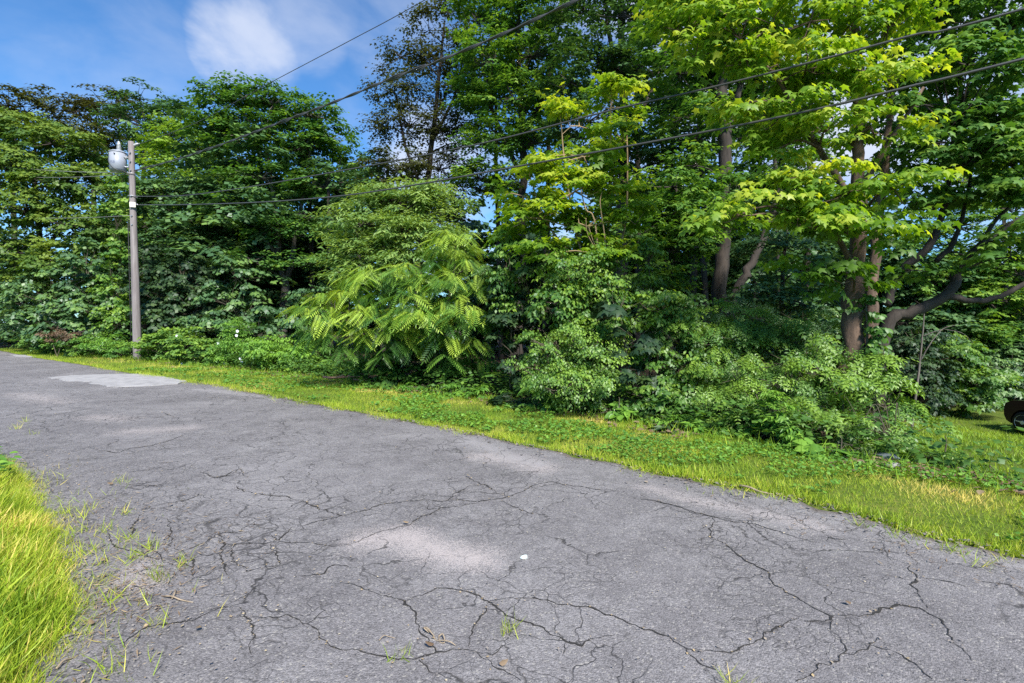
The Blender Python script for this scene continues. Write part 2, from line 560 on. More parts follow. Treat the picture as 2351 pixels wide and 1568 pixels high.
M['asphalt'] = asphalt()
M['concrete'] = pbr('concrete', (.22, .215, .22), .9, 0, 3.5, 0, (.38, .37, .375), .6, detail=12)


def soil_mat():
    m, N, L, out = new_mat('soil')
    b = N.new('ShaderNodeBsdfPrincipled'); b.inputs['Roughness'].default_value = .95; b.inputs['Specular IOR Level'].default_value = .1
    geo = N.new('ShaderNodeNewGeometry')
    n1 = N.new('ShaderNodeTexNoise'); n1.inputs['Scale'].default_value = 1.3; n1.inputs['Detail'].default_value = 6
    n2 = N.new('ShaderNodeTexNoise'); n2.inputs['Scale'].default_value = 22; n2.inputs['Detail'].default_value = 6
    for n in (n1, n2): L.new(geo.outputs['Position'], n.inputs['Vector'])
    at_ = N.new('ShaderNodeAttribute'); at_.attribute_name = 'turf'
    g = ramp(N, [(.3, (.05, .085, .015)), (.5, (.085, .125, .02)), (.7, (.16, .16, .04))])
    s = ramp(N, [(.3, (.03, .022, .014)), (.7, (.10, .07, .045))])
    ad = N.new('ShaderNodeMath'); ad.operation = 'MULTIPLY_ADD'; L.new(n2.outputs['Fac'], ad.inputs[0]); ad.inputs[1].default_value = .6
    mu = N.new('ShaderNodeMath'); mu.operation = 'MULTIPLY'; L.new(n1.outputs['Fac'], mu.inputs[0]); mu.inputs[1].default_value = .4
    L.new(mu.outputs[0], ad.inputs[2])
    L.new(ad.outputs[0], g.inputs['Fac']); L.new(ad.outputs[0], s.inputs['Fac'])
    mx = N.new('ShaderNodeMix'); mx.data_type = 'RGBA'
    L.new(at_.outputs['Fac'], mx.inputs['Factor']); L.new(s.outputs['Color'], mx.inputs['A']); L.new(g.outputs['Color'], mx.inputs['B'])
    L.new(mx.outputs['Result'], b.inputs['Base Color'])
    bp = N.new('ShaderNodeBump'); bp.inputs['Strength'].default_value = .8; bp.inputs['Distance'].default_value = .03
    L.new(n2.outputs['Fac'], bp.inputs['Height']); L.new(bp.outputs['Normal'], b.inputs['Normal'])
    L.new(b.outputs[0], out.inputs['Surface'])
    return m


M['soil'] = soil_mat()

# ------------------------------------------------------------------ leaf shapes (base at the origin, tip along +Y, face up +Z)
def mirror_fan(half, centre):
    """outline of the right half from base to tip, fanned from a centre on the midrib"""
    V = [centre] + half
    nh = len(half)
    T = [(0, 1 + i, 2 + i) for i in range(nh - 1)]
    idx = {0: 0, 1: 1, nh: nh}
    for i in range(2, nh):
        x, y, z = half[i - 1]
        V.append((-x, y, z)); idx[i] = len(V) - 1
    T += [(idx[0], idx[2 + i], idx[1 + i]) for i in range(nh - 1)]
    return np.array(V, float), np.array(T)


MAPLE10 = mirror_fan([(0, .03, 0), (.30, -.03, -.06), (.27, .2, -.02), (.56, .46, -.13), (.2, .53, -.01), (0, 1, -.14)], (0, .36, .03))
MAPLE4 = (np.array([(0, 0, 0), (.52, .34, -.1), (.2, .46, 0), (0, 1, -.12), (-.52, .34, -.1), (-.2, .46, 0)], float),
          np.array([(0, 1, 2), (0, 2, 3), (0, 5, 4), (0, 3, 5)]))
KITE = (np.array([(0, 0, 0), (.42, .45, -.08), (0, 1, -.08), (-.42, .45, -.08)], float), np.array([(0, 1, 2), (0, 2, 3)]))
OVAL6 = mirror_fan([(0, 0, 0), (.27, .22, .04), (.31, .5, .02), (.18, .8, -.05), (0, 1, -.14)], (0, .45, -.03))
LANCE4 = (np.array([(0, 0, 0), (.15, .38, .05), (0, .45, 0), (0, 1, -.2), (-.15, .38, .05)], float),
          np.array([(0, 1, 2), (2, 1, 3), (0, 2, 4), (2, 3, 4)]))
OVAL4 = (np.array([(0, 0, 0), (.31, .42, .04), (0, .45, 0), (0, 1, -.16), (-.31, .42, .04)], float), LANCE4[1])
HEART6 = mirror_fan([(0, .08, 0), (.3, -.04, -.04), (.46, .28, -.06), (.3, .65, -.08), (0, 1, -.16)], (0, .35, .05))
BLADE = (np.array([(-.045, 0, 0), (.045, 0, 0), (0, 1, 0)], float), np.array([(0, 1, 2)]))
BLADE3 = (np.array([(-.03, 0, 0), (.03, 0, 0), (-.026, .5, .03), (.026, .5, .03), (0, 1, -.12)], float), np.array([(0, 1, 3), (0, 3, 2), (2, 3, 4)]))


def frond(pairs, leaflet, width, arc, droop, stalk=True):
    """a feathered leaf: leaflets in pairs along a thin curved midrib, all one connected piece"""
    V, T = [], []

    def rach(u):
        return np.array([0, u, -arc * u * u])
    us = [.16 + .76 * i / (pairs - 1) for i in range(pairs)]
    base = []
    if stalk:
        V.append(rach(0)); base.append(0)
    for u in us:
        V.append(rach(u)); base.append(len(V) - 1)
    V.append(rach(.97)); base.append(len(V) - 1)
    for i in range(len(base) - 1):
        V.append((V[base[i]] + V[base[i + 1]]) / 2 + np.array([.012, 0, 0]))
        T.append((base[i], len(V) - 1, base[i + 1]))
    for u, b0 in zip(us, base[1:] if stalk else base):
        l = leaflet * (1 - .35 * abs(u - .5)) * (1 if u < .85 else .85)
        for sg in (-1, 1):
            p = rach(u)
            d = np.array([sg * .82, .48, -droop]); d /= np.linalg.norm(d)
            sd = np.cross((0, 0, 1), d); sd /= np.linalg.norm(sd)
            k = len(V)
            V += [p + d * l * .42 + sd * width - (0, 0, .006), p + d * l, p + d * l * .42 - sd * width - (0, 0, .006)]
            T += [(b0, k, k + 1), (b0, k + 1, k + 2)]
    p = rach(.97); k = len(V); l = leaflet * .9
    d = np.array([0, .9, -.42])
    V += [p + d * l * .42 + np.array([width, 0, 0]), p + d * l, p + d * l * .42 - np.array([width, 0, 0])]
    T += [(base[-1], k, k + 1), (base[-1], k + 1, k + 2)]
    return np.array(V), np.array(T)


FROND = frond(9, .27, .032, .30, .35)
PINN5 = frond(3, .42, .085, .2, .25, False)


def unit(a):
    return a / (np.linalg.norm(a, axis=-1, keepdims=True) + 1e-9)


def frames(y, nrm):
    y = unit(y)
    z = unit(nrm - y * np.sum(nrm * y, -1, keepdims=True))
    x = np.cross(y, z)
    return np.stack([x, y, z], -1)


TRI_TOTAL = [0]
LEAF_MESHES = {}


class Leaves:
    def __init__(self):
        self.p, self.r, self.s, self.t = [], [], [], []

    def add(self, p, r, s, t):
        self.p.append(p); self.r.append(r); self.s.append(np.broadcast_to(s, (len(p),))); self.t.append(np.clip(t, 0, 1))

    def build(self, name, shape, mat, parent=None, singles=0, single_name='leaf', min_px=3.5):
        P, Q, S, T = (np.concatenate(a) for a in (self.p, self.r, self.s, self.t))
        keep = np.ones(len(P), bool)
        if singles:
            # the leaves that show largest in the picture: nearest in each small cell of the view, then by size
            a = R(PITCH)
            rel = P - np.array([0, 0, CAM_H])
            dep = rel[:, 1] * math.cos(a) - rel[:, 2] * math.sin(a)
            up = rel[:, 1] * math.sin(a) + rel[:, 2] * math.cos(a)
            u, v = 512 + 512 * rel[:, 0] / dep, 341.5 - 512 * up / dep
            size = 512 * S / dep
            ok = (dep > 1) & (u > 2) & (u < 1022) & (v > 2) & (v < 681) & (size > min_px)
            # leaves facing the viewer show best
            cell = (u // 9).astype(int) * 1000 + (v // 9).astype(int)
            order = np.argsort(dep)
            seen, pick = set(), []
            for i in order:
                if ok[i] and cell[i] not in seen:
                    seen.add(cell[i]); pick.append(i)
            pick = sorted(pick, key=lambda i: -size[i])[:singles]
            keep[pick] = False
            key = (id(shape[0]), mat.name)
            if key not in LEAF_MESHES:
                ms = []
                for q in range(8):
                    me = raw_mesh(single_name, shape[0], shape[1], np.full(len(shape[1]), (q + .5) / 8))
                    me.materials.append(mat)
                    ms.append(me)
                LEAF_MESHES[key] = ms
            for i in pick:
                o = bpy.data.objects.new(single_name, LEAF_MESHES[key][min(7, int(T[i] * 8))])
                COL.objects.link(o)
                m4 = Matrix.Identity(4)
                rr = Q[i] * S[i]
                for a_ in range(3):
                    for b_ in range(3): m4[a_][b_] = rr[a_, b_]
                    m4[a_][3] = P[i][a_]
                if parent is not None:
                    o.parent = parent
                    o.matrix_local = Matrix.Translation(-parent.location) @ m4
                else:
                    o.matrix_world = m4
        P, Q, S, T = P[keep], Q[keep], S[keep], T[keep]
        tv, tt = shape
        V = np.einsum('nij,vj->nvi', Q, tv) * S[:, None, None] + P[:, None, :]
        n, k = V.shape[:2]
        tri = (tt[None] + (np.arange(n) * k)[:, None, None]).reshape(-1, 3)
        me = raw_mesh(name, V.reshape(-1, 3), tri, np.repeat(T, len(tt)))
        TRI_TOTAL[0] += len(tri)
        o = link(name, me, parent, mat)
        return o


def sprays(L, rg, c, out, m, length, size, droop=.15, jit=.35, tint=.5, tvar=.18, spread=.16, lift=.0, hang=.3):
    """m leaves along each twig that ends at c and points along out; leaves lie roughly in one plane"""
    n = len(c)
    t = unit(out * np.array([1, 1, .6]) + (rg.random((n, 3)) - .5) * .6 + np.array([0, 0, lift - droop]))
    nr = unit(np.array([0, 0, 1.]) + out * .35 + (rg.random((n, 3)) - .5) * .5)
    nr = unit(nr - t * np.sum(nr * t, -1, keepdims=True))
    sd = np.cross(t, nr)
    u = (np.arange(m) + rg.random((n, m)) * .8) / m
    sg = np.where(np.arange(m) % 2 == 0, 1., -1.)[None, :] * np.ones((n, 1))
    ln = length * (.75 + .5 * rg.random((n, 1)))
    p = c[:, None, :] + t[:, None, :] * ((u - .7) * ln)[..., None] + sd[:, None, :] * (sg * rg.random((n, m)) * spread * ln)[..., None]
    p = p + nr[:, None, :] * ((rg.random((n, m)) - .5) * .12 * ln)[..., None]
    a = R(28) + rg.random((n, m)) * R(50)
    y = t[:, None, :] * np.cos(a)[..., None] + sd[:, None, :] * (sg * np.sin(a))[..., None]
    y = y + np.array([0, 0, -hang]) + (rg.random((n, m, 3)) - .5) * .35
    nn = nr[:, None, :] + (rg.random((n, m, 3)) - .5) * 2 * jit
    r = frames(y.reshape(-1, 3), nn.reshape(-1, 3))
    s = size * (.65 + .6 * rg.random(n * m))
    tn = (np.asarray(tint).reshape(-1, 1) * np.ones((n, m)) + rg.normal(0, tvar, (n, m)) * .6 + rg.normal(0, tvar, (n, 1)) * .8)
    tn = tn + .12 * (u - .5)
    L.add(p.reshape(-1, 3), r, s, tn.reshape(-1))


def fill_clump(L, rg, twigs, c, rad, dens, leaf_area, m, length, size, tint, q=6, droop=.15, tuft_r=.5, flat=1.0, inner=.25, hang=.3, jit=.35, tip=.0, anchor=None, ragged=0.0):
    """tufts of sprays spread over the shell of one ellipsoid; dens is leaf area per square metre of shell"""
    rx, ry, rz = rad
    area = 4 * math.pi * (((rx * ry) ** 1.6 + (rx * rz) ** 1.6 + (ry * rz) ** 1.6) / 3) ** (1 / 1.6)
    k = max(3, int(area * dens / (q * m * leaf_area * size * size) + .5))
    d = unit(rg.normal(size=(k, 3)))
    low = (d[:, 2] < -.45) & (rg.random(k) < .6)
    d[low, 2] *= -.3
    d = unit(d)
    rr = .72 + .36 * rg.random(k)
    ins = rg.random(k) < inner
    rr[ins] = .2 + .5 * rg.random(ins.sum())
    if ragged:
        out_ = rg.random(k) < .3
        rr[out_] = 1.05 + ragged * rg.random(out_.sum()) ** 1.5
        d[out_, 2] = np.abs(d[out_, 2]) + .25
        d = unit(d)
    node = np.array(c) + d * np.array([rx, ry, rz]) * rr[:, None]
    # sprays fan out around each node
    nd = np.repeat(node, q, 0); dd = np.repeat(d, q, 0)
    ang = rg.random(k * q) * 2 * math.pi
    ring = np.stack([np.cos(ang), np.sin(ang), np.zeros(k * q)], -1)
    od = unit(dd * np.array([1, 1, .35]) + ring * .95)
    far = tuft_r * (.25 + .75 * rg.random((k * q, 1)))
    cc = nd + od * far + np.array([0, 0, 1.]) * ((rg.random((k * q, 1)) - .5) * .3 * tuft_r * flat) - np.array([0, 0, 1.]) * (far ** 2) * droop * 1.2
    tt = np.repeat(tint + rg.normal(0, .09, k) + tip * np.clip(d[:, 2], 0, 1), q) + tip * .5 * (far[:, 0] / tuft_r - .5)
    sprays(L, rg, cc, od, m, length, size, droop, jit, tt, hang=hang)
    if ragged and twigs is not None:
        for i in range(7):
            dv = unit(rg.normal(size=3) + np.array([0, 0, .7])); a0 = np.array(c) + dv * np.array([rx, ry, rz]) * .3
            e0 = np.array(c) + dv * np.array([rx, ry, rz]) * rg.uniform(1.15, 1.2 + .6 * ragged)
            twigs.add(*tube_arrays([a0, (a0 + e0) / 2 + rg.normal(0, .06, 3) * rx, e0], [.006, .005, .002], 3, cap=False))
    if twigs is not None:
        a = np.array(anchor if anchor is not None else c, float)
        for i in range(k):
            if rg.random() < min(.75, 60 / k):
                mid = (a + node[i]) / 2 + np.array([0, 0, -.05]) + rg.normal(0, .08, 3)
                twigs.add(*tube_arrays([a, mid, node[i]], [.016 * (rx + .4), .010 * (rx + .4), .004], 3, cap=False))
    return k * q * m


def shape_area(shape):
    V, T = shape
    return float(np.linalg.norm(np.cross(V[T[:, 1]] - V[T[:, 0]], V[T[:, 2]] - V[T[:, 0]]), axis=1).sum() / 2)


def plant(name, label, cat, base, stems, clumps, shape, mat, size, dens=1.2, m=8, length=.55, q=6, tint=.5, bark='bark', group=None, rz=None,
          droop=.15, tuft_r=.5, seed=0, singles=0, single_name='leaf', inner=.25, hang=.3, jit=.35, tip=.0, crown_name='crown', trunk_name='trunk', limbs=True, flat=1.0, twig=True, rough=.08, min_px=3.5, lai=1.0, fit=False, ragged=0.0):
    """a tree or shrub: trunk (with its limbs and twigs) and crown.
    base (px, depth); stems: lists of (px, py, depth, radius); clumps: (px, py, depth, rx_px, ry_px[, tint shift])"""
    rg = np.random.default_rng(seed + 100)
    bx = at(base[0], 784, base[1])
    bz = gz(bx.x, bx.y)
    root = empty(name, (bx.x, bx.y, bz))
    tag(root, label, cat, group)
    wood = Geo()
    stem_pts = []
    for j, st in enumerate(stems):
        P = [list(at(p[0], p[1], p[2])) for p in st]
        if j == 0:
            P[0] = [bx.x, bx.y, bz - .15]
        rad = [p[3] for p in st]
        Q = spline([a + [b] for a, b in zip(P, rad)], 5)
        Q[1:-1, :3] += rg.normal(0, 1, (len(Q) - 2, 3)) * Q[1:-1, 3:4] * .18
        if j == 0 and rad[0] > .06:
            Q[0, 3] *= 1.35
        wood.tube(Q[:, :3], Q[:, 3], 10 if rad[0] > .08 else 6, rough, seed + j)
        stem_pts.append(Q)
    allp = np.concatenate(stem_pts) if stem_pts else np.array([[bx.x, bx.y, bz, .03]])
    L = Leaves()
    cnt = 0
    larea = shape_area(shape)
    for cl in clumps:
        px, py, Y, rx, ry = cl[:5]
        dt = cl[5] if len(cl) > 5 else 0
        c = np.array(at(px, py, Y))
        k = Y / F
        rad = (rx * k, (rz if rz else .8 * rx * k), ry * k)
        if limbs:
            below = allp[(allp[:, 2] < c[2] + .1)]
            if len(below) == 0: below = allp
            dd = np.linalg.norm((below[:, :3] - c) * np.array([1, 1, .8]), axis=1) + np.abs(below[:, 2] - (c[2] - .35 * np.linalg.norm(below[:, :2] - c[:2], axis=1))) * .8
            a = below[np.argmin(dd)]
            ln = np.linalg.norm(a[:3] - c)
            mid = (a[:3] + c) / 2 + np.array([0, 0, .12 * ln]) + rg.normal(0, .05 * ln, 3)
            r0 = min(a[3] * .7, .014 + .016 * ln)
            cv = spline([list(a[:3]) + [r0], list(mid) + [r0 * .7], list(c) + [r0 * .4]], 4)
            wood.tube(cv[:, :3], cv[:, 3], 5, .05, seed, cap=False)
        tr, ln_ = tuft_r, length
        if fit:
            sm = min(rad[0], rad[2])
            tr, ln_ = min(tuft_r, .55 * sm + .02), min(length, .9 * sm + .04)
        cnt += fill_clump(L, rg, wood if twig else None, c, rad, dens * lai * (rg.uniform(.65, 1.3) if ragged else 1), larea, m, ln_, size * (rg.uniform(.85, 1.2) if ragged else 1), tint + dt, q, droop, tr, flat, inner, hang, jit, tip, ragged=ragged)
    if wood.V:
        wood.obj(trunk_name, M[bark], root)
    if not clumps: return root
    cr = L.build(crown_name, shape, M[mat], root, singles, single_name, min_px)
    if singles: cr['kind'] = 'stuff'
    return root


# ================================================================== THE GROUND
def ground_sheet():
    # fine near the verge and lawn, coarse out to the horizon
    def axis(lo, hi, step, far):
        a = list(np.arange(lo, hi + 1e-6, step))
        g = step
        while a[-1] < far: g *= 1.35; a.append(a[-1] + g)
        g = step; b = []
        x = lo
        while x > -far: g *= 1.35; x -= g; b.append(x)
        return np.array(b[::-1] + a)
    S = axis(-14, 40, .3, 600); Nn = axis(-3, 26, .25, 600)
    gs, gn = np.meshgrid(S, Nn, indexing='ij')
    X = gs * DV.x + gn * NV.x; Y = gs * DV.y + gn * NV.y
    Z = terrain(X, Y) - .03 * ((gn > n_near(gs) + .1) & (gn < n_edge(gs) - .1))
    V = np.stack([X, Y, Z], -1).reshape(-1, 3)
    a, b = gs.shape
    i = np.arange(a * b).reshape(a, b)
    q = np.stack([i[:-1, :-1], i[1:, :-1], i[1:, 1:], i[:-1, 1:]], -1).reshape(-1, 4)
    T = np.concatenate([q[:, [0, 2, 1]], q[:, [0, 3, 2]]])
    me = raw_mesh('ground', V, T, smooth=True)
    turf = np.where((gn < n_bush(gs) + .15), 1.0, 0.0) * np.ones_like(gs)
    turf = np.maximum(turf, ((gs < 1.0) & (gn > 7)).astype(float))
    t = me.attributes.new('turf', 'FLOAT', 'POINT'); t.data.foreach_set('value', turf.reshape(-1).astype(np.float32))
    o = link('ground', me, None, M['soil'])
    tag(o, kind='structure')


ground_sheet()


def blob(gs, gn, px_list, r, aspect=1.0):
    """distance mask around a polyline drawn on the road"""
    pts = [sn(on_ground(*p)) for p in px_list]
    best = np.full(gs.shape, 9e9)
    segs = list(zip(pts[:-1], pts[1:])) if len(pts) > 1 else [(pts[0], pts[0])]
    for (a, b) in segs:
        ax, ay = a; bx, by = b
        dx, dy = bx - ax, by - ay
        l2 = dx * dx + dy * dy + 1e-9
        t = np.clip(((gs - ax) * dx + (gn - ay) * dy) / l2, 0, 1)
        best = np.minimum(best, np.hypot(gs - ax - t * dx, (gn - ay - t * dy)))
    return np.clip(1 - best / r, 0, 1)


def road_sheet():
    S = np.concatenate([np.arange(-14, -3, .4), np.arange(-3, 20, .09), np.arange(20, 60, .25)])
    K = 56
    rg = np.random.default_rng(3)
    wob_e = np.array([mnoise.noise((s * 1.7, 3.1, 0)) * .10 + mnoise.noise((s * 4, 8, 0)) * .09 + mnoise.noise((s * 13, 8, 3)) * .05 for s in S])
    wob_n = np.array([mnoise.noise((s * 1.9, 13.1, 0)) * .10 + mnoise.noise((s * 6, 18, 0)) * .05 for s in S])
    e = n_edge(S) + wob_e + .03; nr = n_near(S) + wob_n - .30
    f = np.linspace(0, 1, K)
    gs = np.repeat(S[:, None], K, 1)
    gn = nr[:, None] + (e - nr)[:, None] * f[None, :]
    X = gs * DV.x + gn * NV.x; Y = gs * DV.y + gn * NV.y
    Z = np.zeros_like(X)
    for i in range(X.shape[0]):
        for j in range(K):
            Z[i, j] = .006 + .010 * mnoise.noise((X[i, j] * .8, Y[i, j] * .8, 0)) + .004 * mnoise.noise((X[i, j] * 4, Y[i, j] * 4, 2))
    edge_d = np.minimum(gn - nr[:, None], e[:, None] - gn)
    Z -= .035 * (1 - sstep(0, .10, edge_d))
    near_mask = 1 - sstep(.25, .9, gn - nr[:, None])
    V = np.stack([X, Y, Z], -1).reshape(-1, 3)
    i = np.arange(X.size).reshape(X.shape)
    q = np.stack([i[:-1, :-1], i[1:, :-1], i[1:, 1:], i[:-1, 1:]], -1).reshape(-1, 4)
    T = np.concatenate([q[:, [0, 2, 1]], q[:, [0, 3, 2]]])
    me = raw_mesh('road', V, T, smooth=True)
    wear = blob(gs, gn, [(850, 1240), (930, 1232), (990, 1265), (1090, 1285)], .30)
    wear = np.maximum(wear, .8 * blob(gs, gn, [(1110, 1048), (1180, 1055), (1240, 1075)], .34))
    wear = np.maximum(wear, .62 * blob(gs, gn, [(1480, 1120), (1600, 1150), (1750, 1180), (1880, 1210)], .22))
    wear = np.maximum(wear, .6 * blob(gs, gn, [(300, 990), (420, 985)], .45))
    wear = np.maximum(wear, .55 * blob(gs, gn, [(210, 958), (280, 963)], .4))
    wear = np.maximum(wear, .8 * blob(gs, gn, [(290, 1330), (340, 1350), (320, 1300)], .16))
    wear = np.maximum(wear, .5 * blob(gs, gn, [(40, 905), (140, 925)], .5))
    pale = .9 * blob(gs, gn, [(1070, 1010), (1130, 1035), (1230, 1065)], .4)
    pale = np.maximum(pale, .9 * blob(gs, gn, [(470, 895), (560, 905), (650, 912)], .5))
    pale = np.maximum(pale, .55 * blob(gs, gn, [(580, 1075), (690, 1035), (600, 1140)], .7))
    pale = np.maximum(pale, .5 * blob(gs, gn, [(250, 1000), (380, 1010)], .8))
    pale = np.maximum(pale, .85 * blob(gs, gn, [(1930, 1195), (2100, 1238), (2351, 1300)], .24))
    pale = np.maximum(pale, .5 * blob(gs, gn, [(1350, 1120), (1450, 1115), (1600, 1130)], .5))
    pale = np.maximum(pale, .45 * blob(gs, gn, [(1500, 1280), (1650, 1330)], .5))
    pale = np.maximum(pale, .8 * blob(gs, gn, [(30, 818), (60, 820)], 1.0))
    pale = np.maximum(pale, .6 * blob(gs, gn, [(60, 880), (200, 850)], .7))
    rough = np.maximum(near_mask * .9, .9 * blob(gs, gn, [(330, 1100), (420, 1220), (520, 1260), (600, 1240)], .8))
    rough = np.maximum(rough, .7 * blob(gs, gn, [(900, 1140), (1100, 1130), (1200, 1100)], .5))
    rough = np.maximum(rough, .8 * blob(gs, gn, [(1900, 1190), (2351, 1310)], .3))
    rough = np.maximum(rough, .55 * blob(gs, gn, [(150, 1060), (500, 1010), (800, 1040)], .8))
    dirt = np.clip(1 - edge_d / .28, 0, 1)
    for nm, a in (('dirt', dirt), ('wear', wear), ('pale', pale), ('rough', rough)):
        t = me.attributes.new(nm, 'FLOAT', 'POINT'); t.data.foreach_set('value', a.reshape(-1).astype(np.float32))
    o = link('road', me, None, M['asphalt'])
    tag(o, kind='structure')
    return o


road = road_sheet()


def patch(px, seed):
    """an irregular sheet of newer, paler paving lying on the road"""
    rg = random.Random(seed)
    pts = [on_ground(*p) for p in px]
    loop = []
    for a, b in zip(pts, pts[1:] + pts[:1]):
        n = max(2, int((b - a).length / .12))
        for k in range(n):
            p = a.lerp(b, k / n)
            q = mnoise.noise((p.x * 1.5, p.y * 1.5, 3)) * .22 + mnoise.noise((p.x * 5, p.y * 5, 7)) * .09
            loop.append((p.x + q + rg.uniform(-.02, .02), p.y + q * .7 + rg.uniform(-.02, .02)))
    bm = bmesh.new()
    top = [bm.verts.new((x, y, .024)) for x, y in loop]
    low = [bm.verts.new((x * 1.0, y, -.005)) for x, y in loop]
    bm.faces.new(top)
    for i in range(len(top)):
        bm.faces.new((low[i], low[(i + 1) % len(low)], top[(i + 1) % len(top)], top[i]))
    bmesh.ops.recalc_face_normals(bm, faces=bm.faces[:])
    bmesh.ops.triangulate(bm, faces=bm.faces[:])
    o = bm_obj('road_patch', bm, M['concrete'], road)
    return o


patch([(118, 868), (165, 863), (230, 861), (300, 860), (360, 862), (405, 869), (432, 876), (398, 883), (345, 887), (290, 888), (235, 886), (208, 882), (222, 878), (150, 876)], 2)
patch([(22, 815), (60, 816), (82, 819.5), (50, 820)], 3)

# cracks traced on the pavement, each crop of the photograph with its own scale
def crop(sx, sy, k, pts):
    f = 2351 / 3072
    return [((sx + x / k) * f, (sy + y / k) * f) for x, y in pts]


CR = []
c7 = [[(0, 205), (100, 245), (210, 285), (250, 298)], [(0, 360), (110, 330), (240, 295), (380, 265), (500, 225), (600, 208), (700, 205), (830, 210), (870, 190), (920, 155), (1000, 125), (1070, 110)],
      [(830, 210), (950, 200), (1080, 205), (1180, 190), (1240, 175), (1330, 140), (1400, 110), (1470, 97), (1600, 115), (1720, 135), (1880, 150)],
      [(300, 460), (420, 405), (560, 370), (640, 335), (740, 295), (830, 250), (950, 235), (1080, 205)], [(0, 455), (90, 470), (190, 475), (300, 460)],
      [(970, 60), (1070, 110), (1150, 150), (1200, 170)], [(1180, 200), (1290, 250), (1400, 285), (1470, 300)],
      [(0, 915), (100, 990), (230, 1060), (330, 1105), (480, 1125), (600, 1130), (700, 1140), (800, 1110), (900, 1088), (1000, 1085), (1040, 1105)],
      [(700, 1150), (800, 1210), (900, 1265)], [(1040, 1105), (1130, 1180), (1220, 1230), (1300, 1271)],
      [(470, 760), (560, 780), (620, 800), (660, 860), (690, 930), (750, 1010), (770, 1060), (800, 1110)],
      [(620, 800), (720, 760), (810, 715), (900, 725), (1000, 750), (1120, 795), (1180, 835), (1270, 900), (1400, 955), (1560, 1040), (1660, 1065), (1740, 1030), (1850, 995)],
      [(1120, 795), (1080, 850), (1030, 910), (1010, 980), (990, 1070)],
      [(1120, 795), (1250, 775), (1400, 785), (1560, 815), (1720, 840), (1850, 890), (1960, 945), (2080, 985), (2180, 1010), (2280, 1075), (2351, 1080)],
      [(250, 690), (340, 715), (470, 760)], [(1040, 1105), (1140, 1140), (1180, 1100), (1240, 1050)], [(2000, 190), (2100, 210), (2230, 245), (2351, 290)],
      [(750, 215), (755, 260), (830, 250)], [(300, 600), (200, 590), (120, 635), (0, 650)], [(40, 935), (90, 900), (150, 850)], [(1560, 1040), (1550, 1110)]]
CR += [crop(900, 1400, 1.959, p) for p in c7]
c3 = [[(0, 95), (110, 110), (260, 150), (400, 190), (480, 205), (600, 230), (740, 245), (860, 290), (960, 320), (1120, 360)],
      [(450, 320), (540, 360), (620, 430), (700, 490), (800, 550), (860, 630), (960, 690), (1060, 745), (1120, 780), (1190, 810), (1140, 850), (1030, 840)],
      [(320, 1000), (480, 1010), (580, 1030), (620, 990), (750, 960), (780, 910), (870, 880), (930, 850), (1000, 820)],
      [(320, 1000), (350, 1060), (430, 1110), (500, 1130)], [(1190, 810), (1300, 800), (1440, 805), (1500, 760), (1620, 755), (1720, 765), (1850, 830), (1900, 920), (1980, 1020), (2040, 1080)],
      [(1670, 500), (1660, 525), (1700, 580), (1660, 610), (1720, 670), (1750, 730), (1770, 765)],
      [(1190, 900), (1250, 960), (1260, 1020), (1250, 1080), (1190, 1110), (1130, 1095), (1060, 1140), (980, 1202)], [(1260, 1035), (1330, 1020), (1430, 980), (1470, 940)],
      [(1430, 985), (1540, 1020), (1630, 1050), (1720, 1120), (1800, 1190)], [(1750, 580), (1850, 595), (2000, 630)], [(1130, 325), (1280, 345)], [(1470, 405), (1600, 430)],
      [(2040, 510), (2180, 530)], [(1190, 810), (1190, 900)], [(1280, 840), (1380, 885)], [(1500, 560), (1640, 590)], [(480, 205), (470, 320), (400, 350)], [(2100, 600), (2351, 640)]]
CR += [crop(1900, 1450, 2.006, p) for p in c3]
c6 = [[(1500, 1060), (1570, 1075), (1670, 1110), (1690, 1160), (1700, 1210), (1680, 1310), (1690, 1380)], [(1690, 1135), (1800, 1135), (1900, 1130), (1940, 1115), (2019, 1155)],
      [(1500, 1060), (1400, 1110), (1280, 1170), (1150, 1190), (1000, 1200), (940, 1230), (870, 1300), (800, 1320)], [(1040, 380), (1150, 365), (1260, 340), (1340, 300)],
      [(1170, 670), (1230, 690), (1300, 660), (1400, 620), (1460, 575), (1600, 565), (1640, 530), (1720, 490)], [(1230, 690), (1290, 730), (1300, 800), (1300, 860)],
      [(1460, 575), (1480, 640), (1490, 700), (1500, 770), (1530, 850)], [(1480, 640), (1560, 650), (1680, 640), (1780, 640), (1880, 625), (2019, 630)], [(1600, 590), (1650, 630), (1690, 640)],
      [(1560, 650), (1560, 740), (1620, 790), (1660, 830)], [(1820, 580), (1870, 620), (1940, 560), (1960, 530)], [(1120, 460), (1150, 560), (1150, 660)],
      [(1350, 150), (1440, 195), (1540, 175), (1600, 140)], [(1590, 250), (1700, 300), (1820, 315), (1940, 320), (2019, 340)], [(870, 155), (980, 140), (1080, 120)], [(1070, 95), (1200, 85)],
      [(1170, 740), (1200, 780), (1300, 800)], [(1320, 880), (1480, 870)], [(1550, 1040), (1640, 980), (1740, 920)], [(1000, 600), (1060, 720), (1170, 780)], [(700, 560), (780, 640), (900, 700), (1060, 740)],
      [(1820, 640), (1860, 700), (1900, 780), (1800, 790), (1660, 830)], [(730, 950), (880, 930), (1000, 960)], [(960, 430), (900, 560), (860, 600)]]
CR += [crop(0, 1350, 2.243, p) for p in c6]
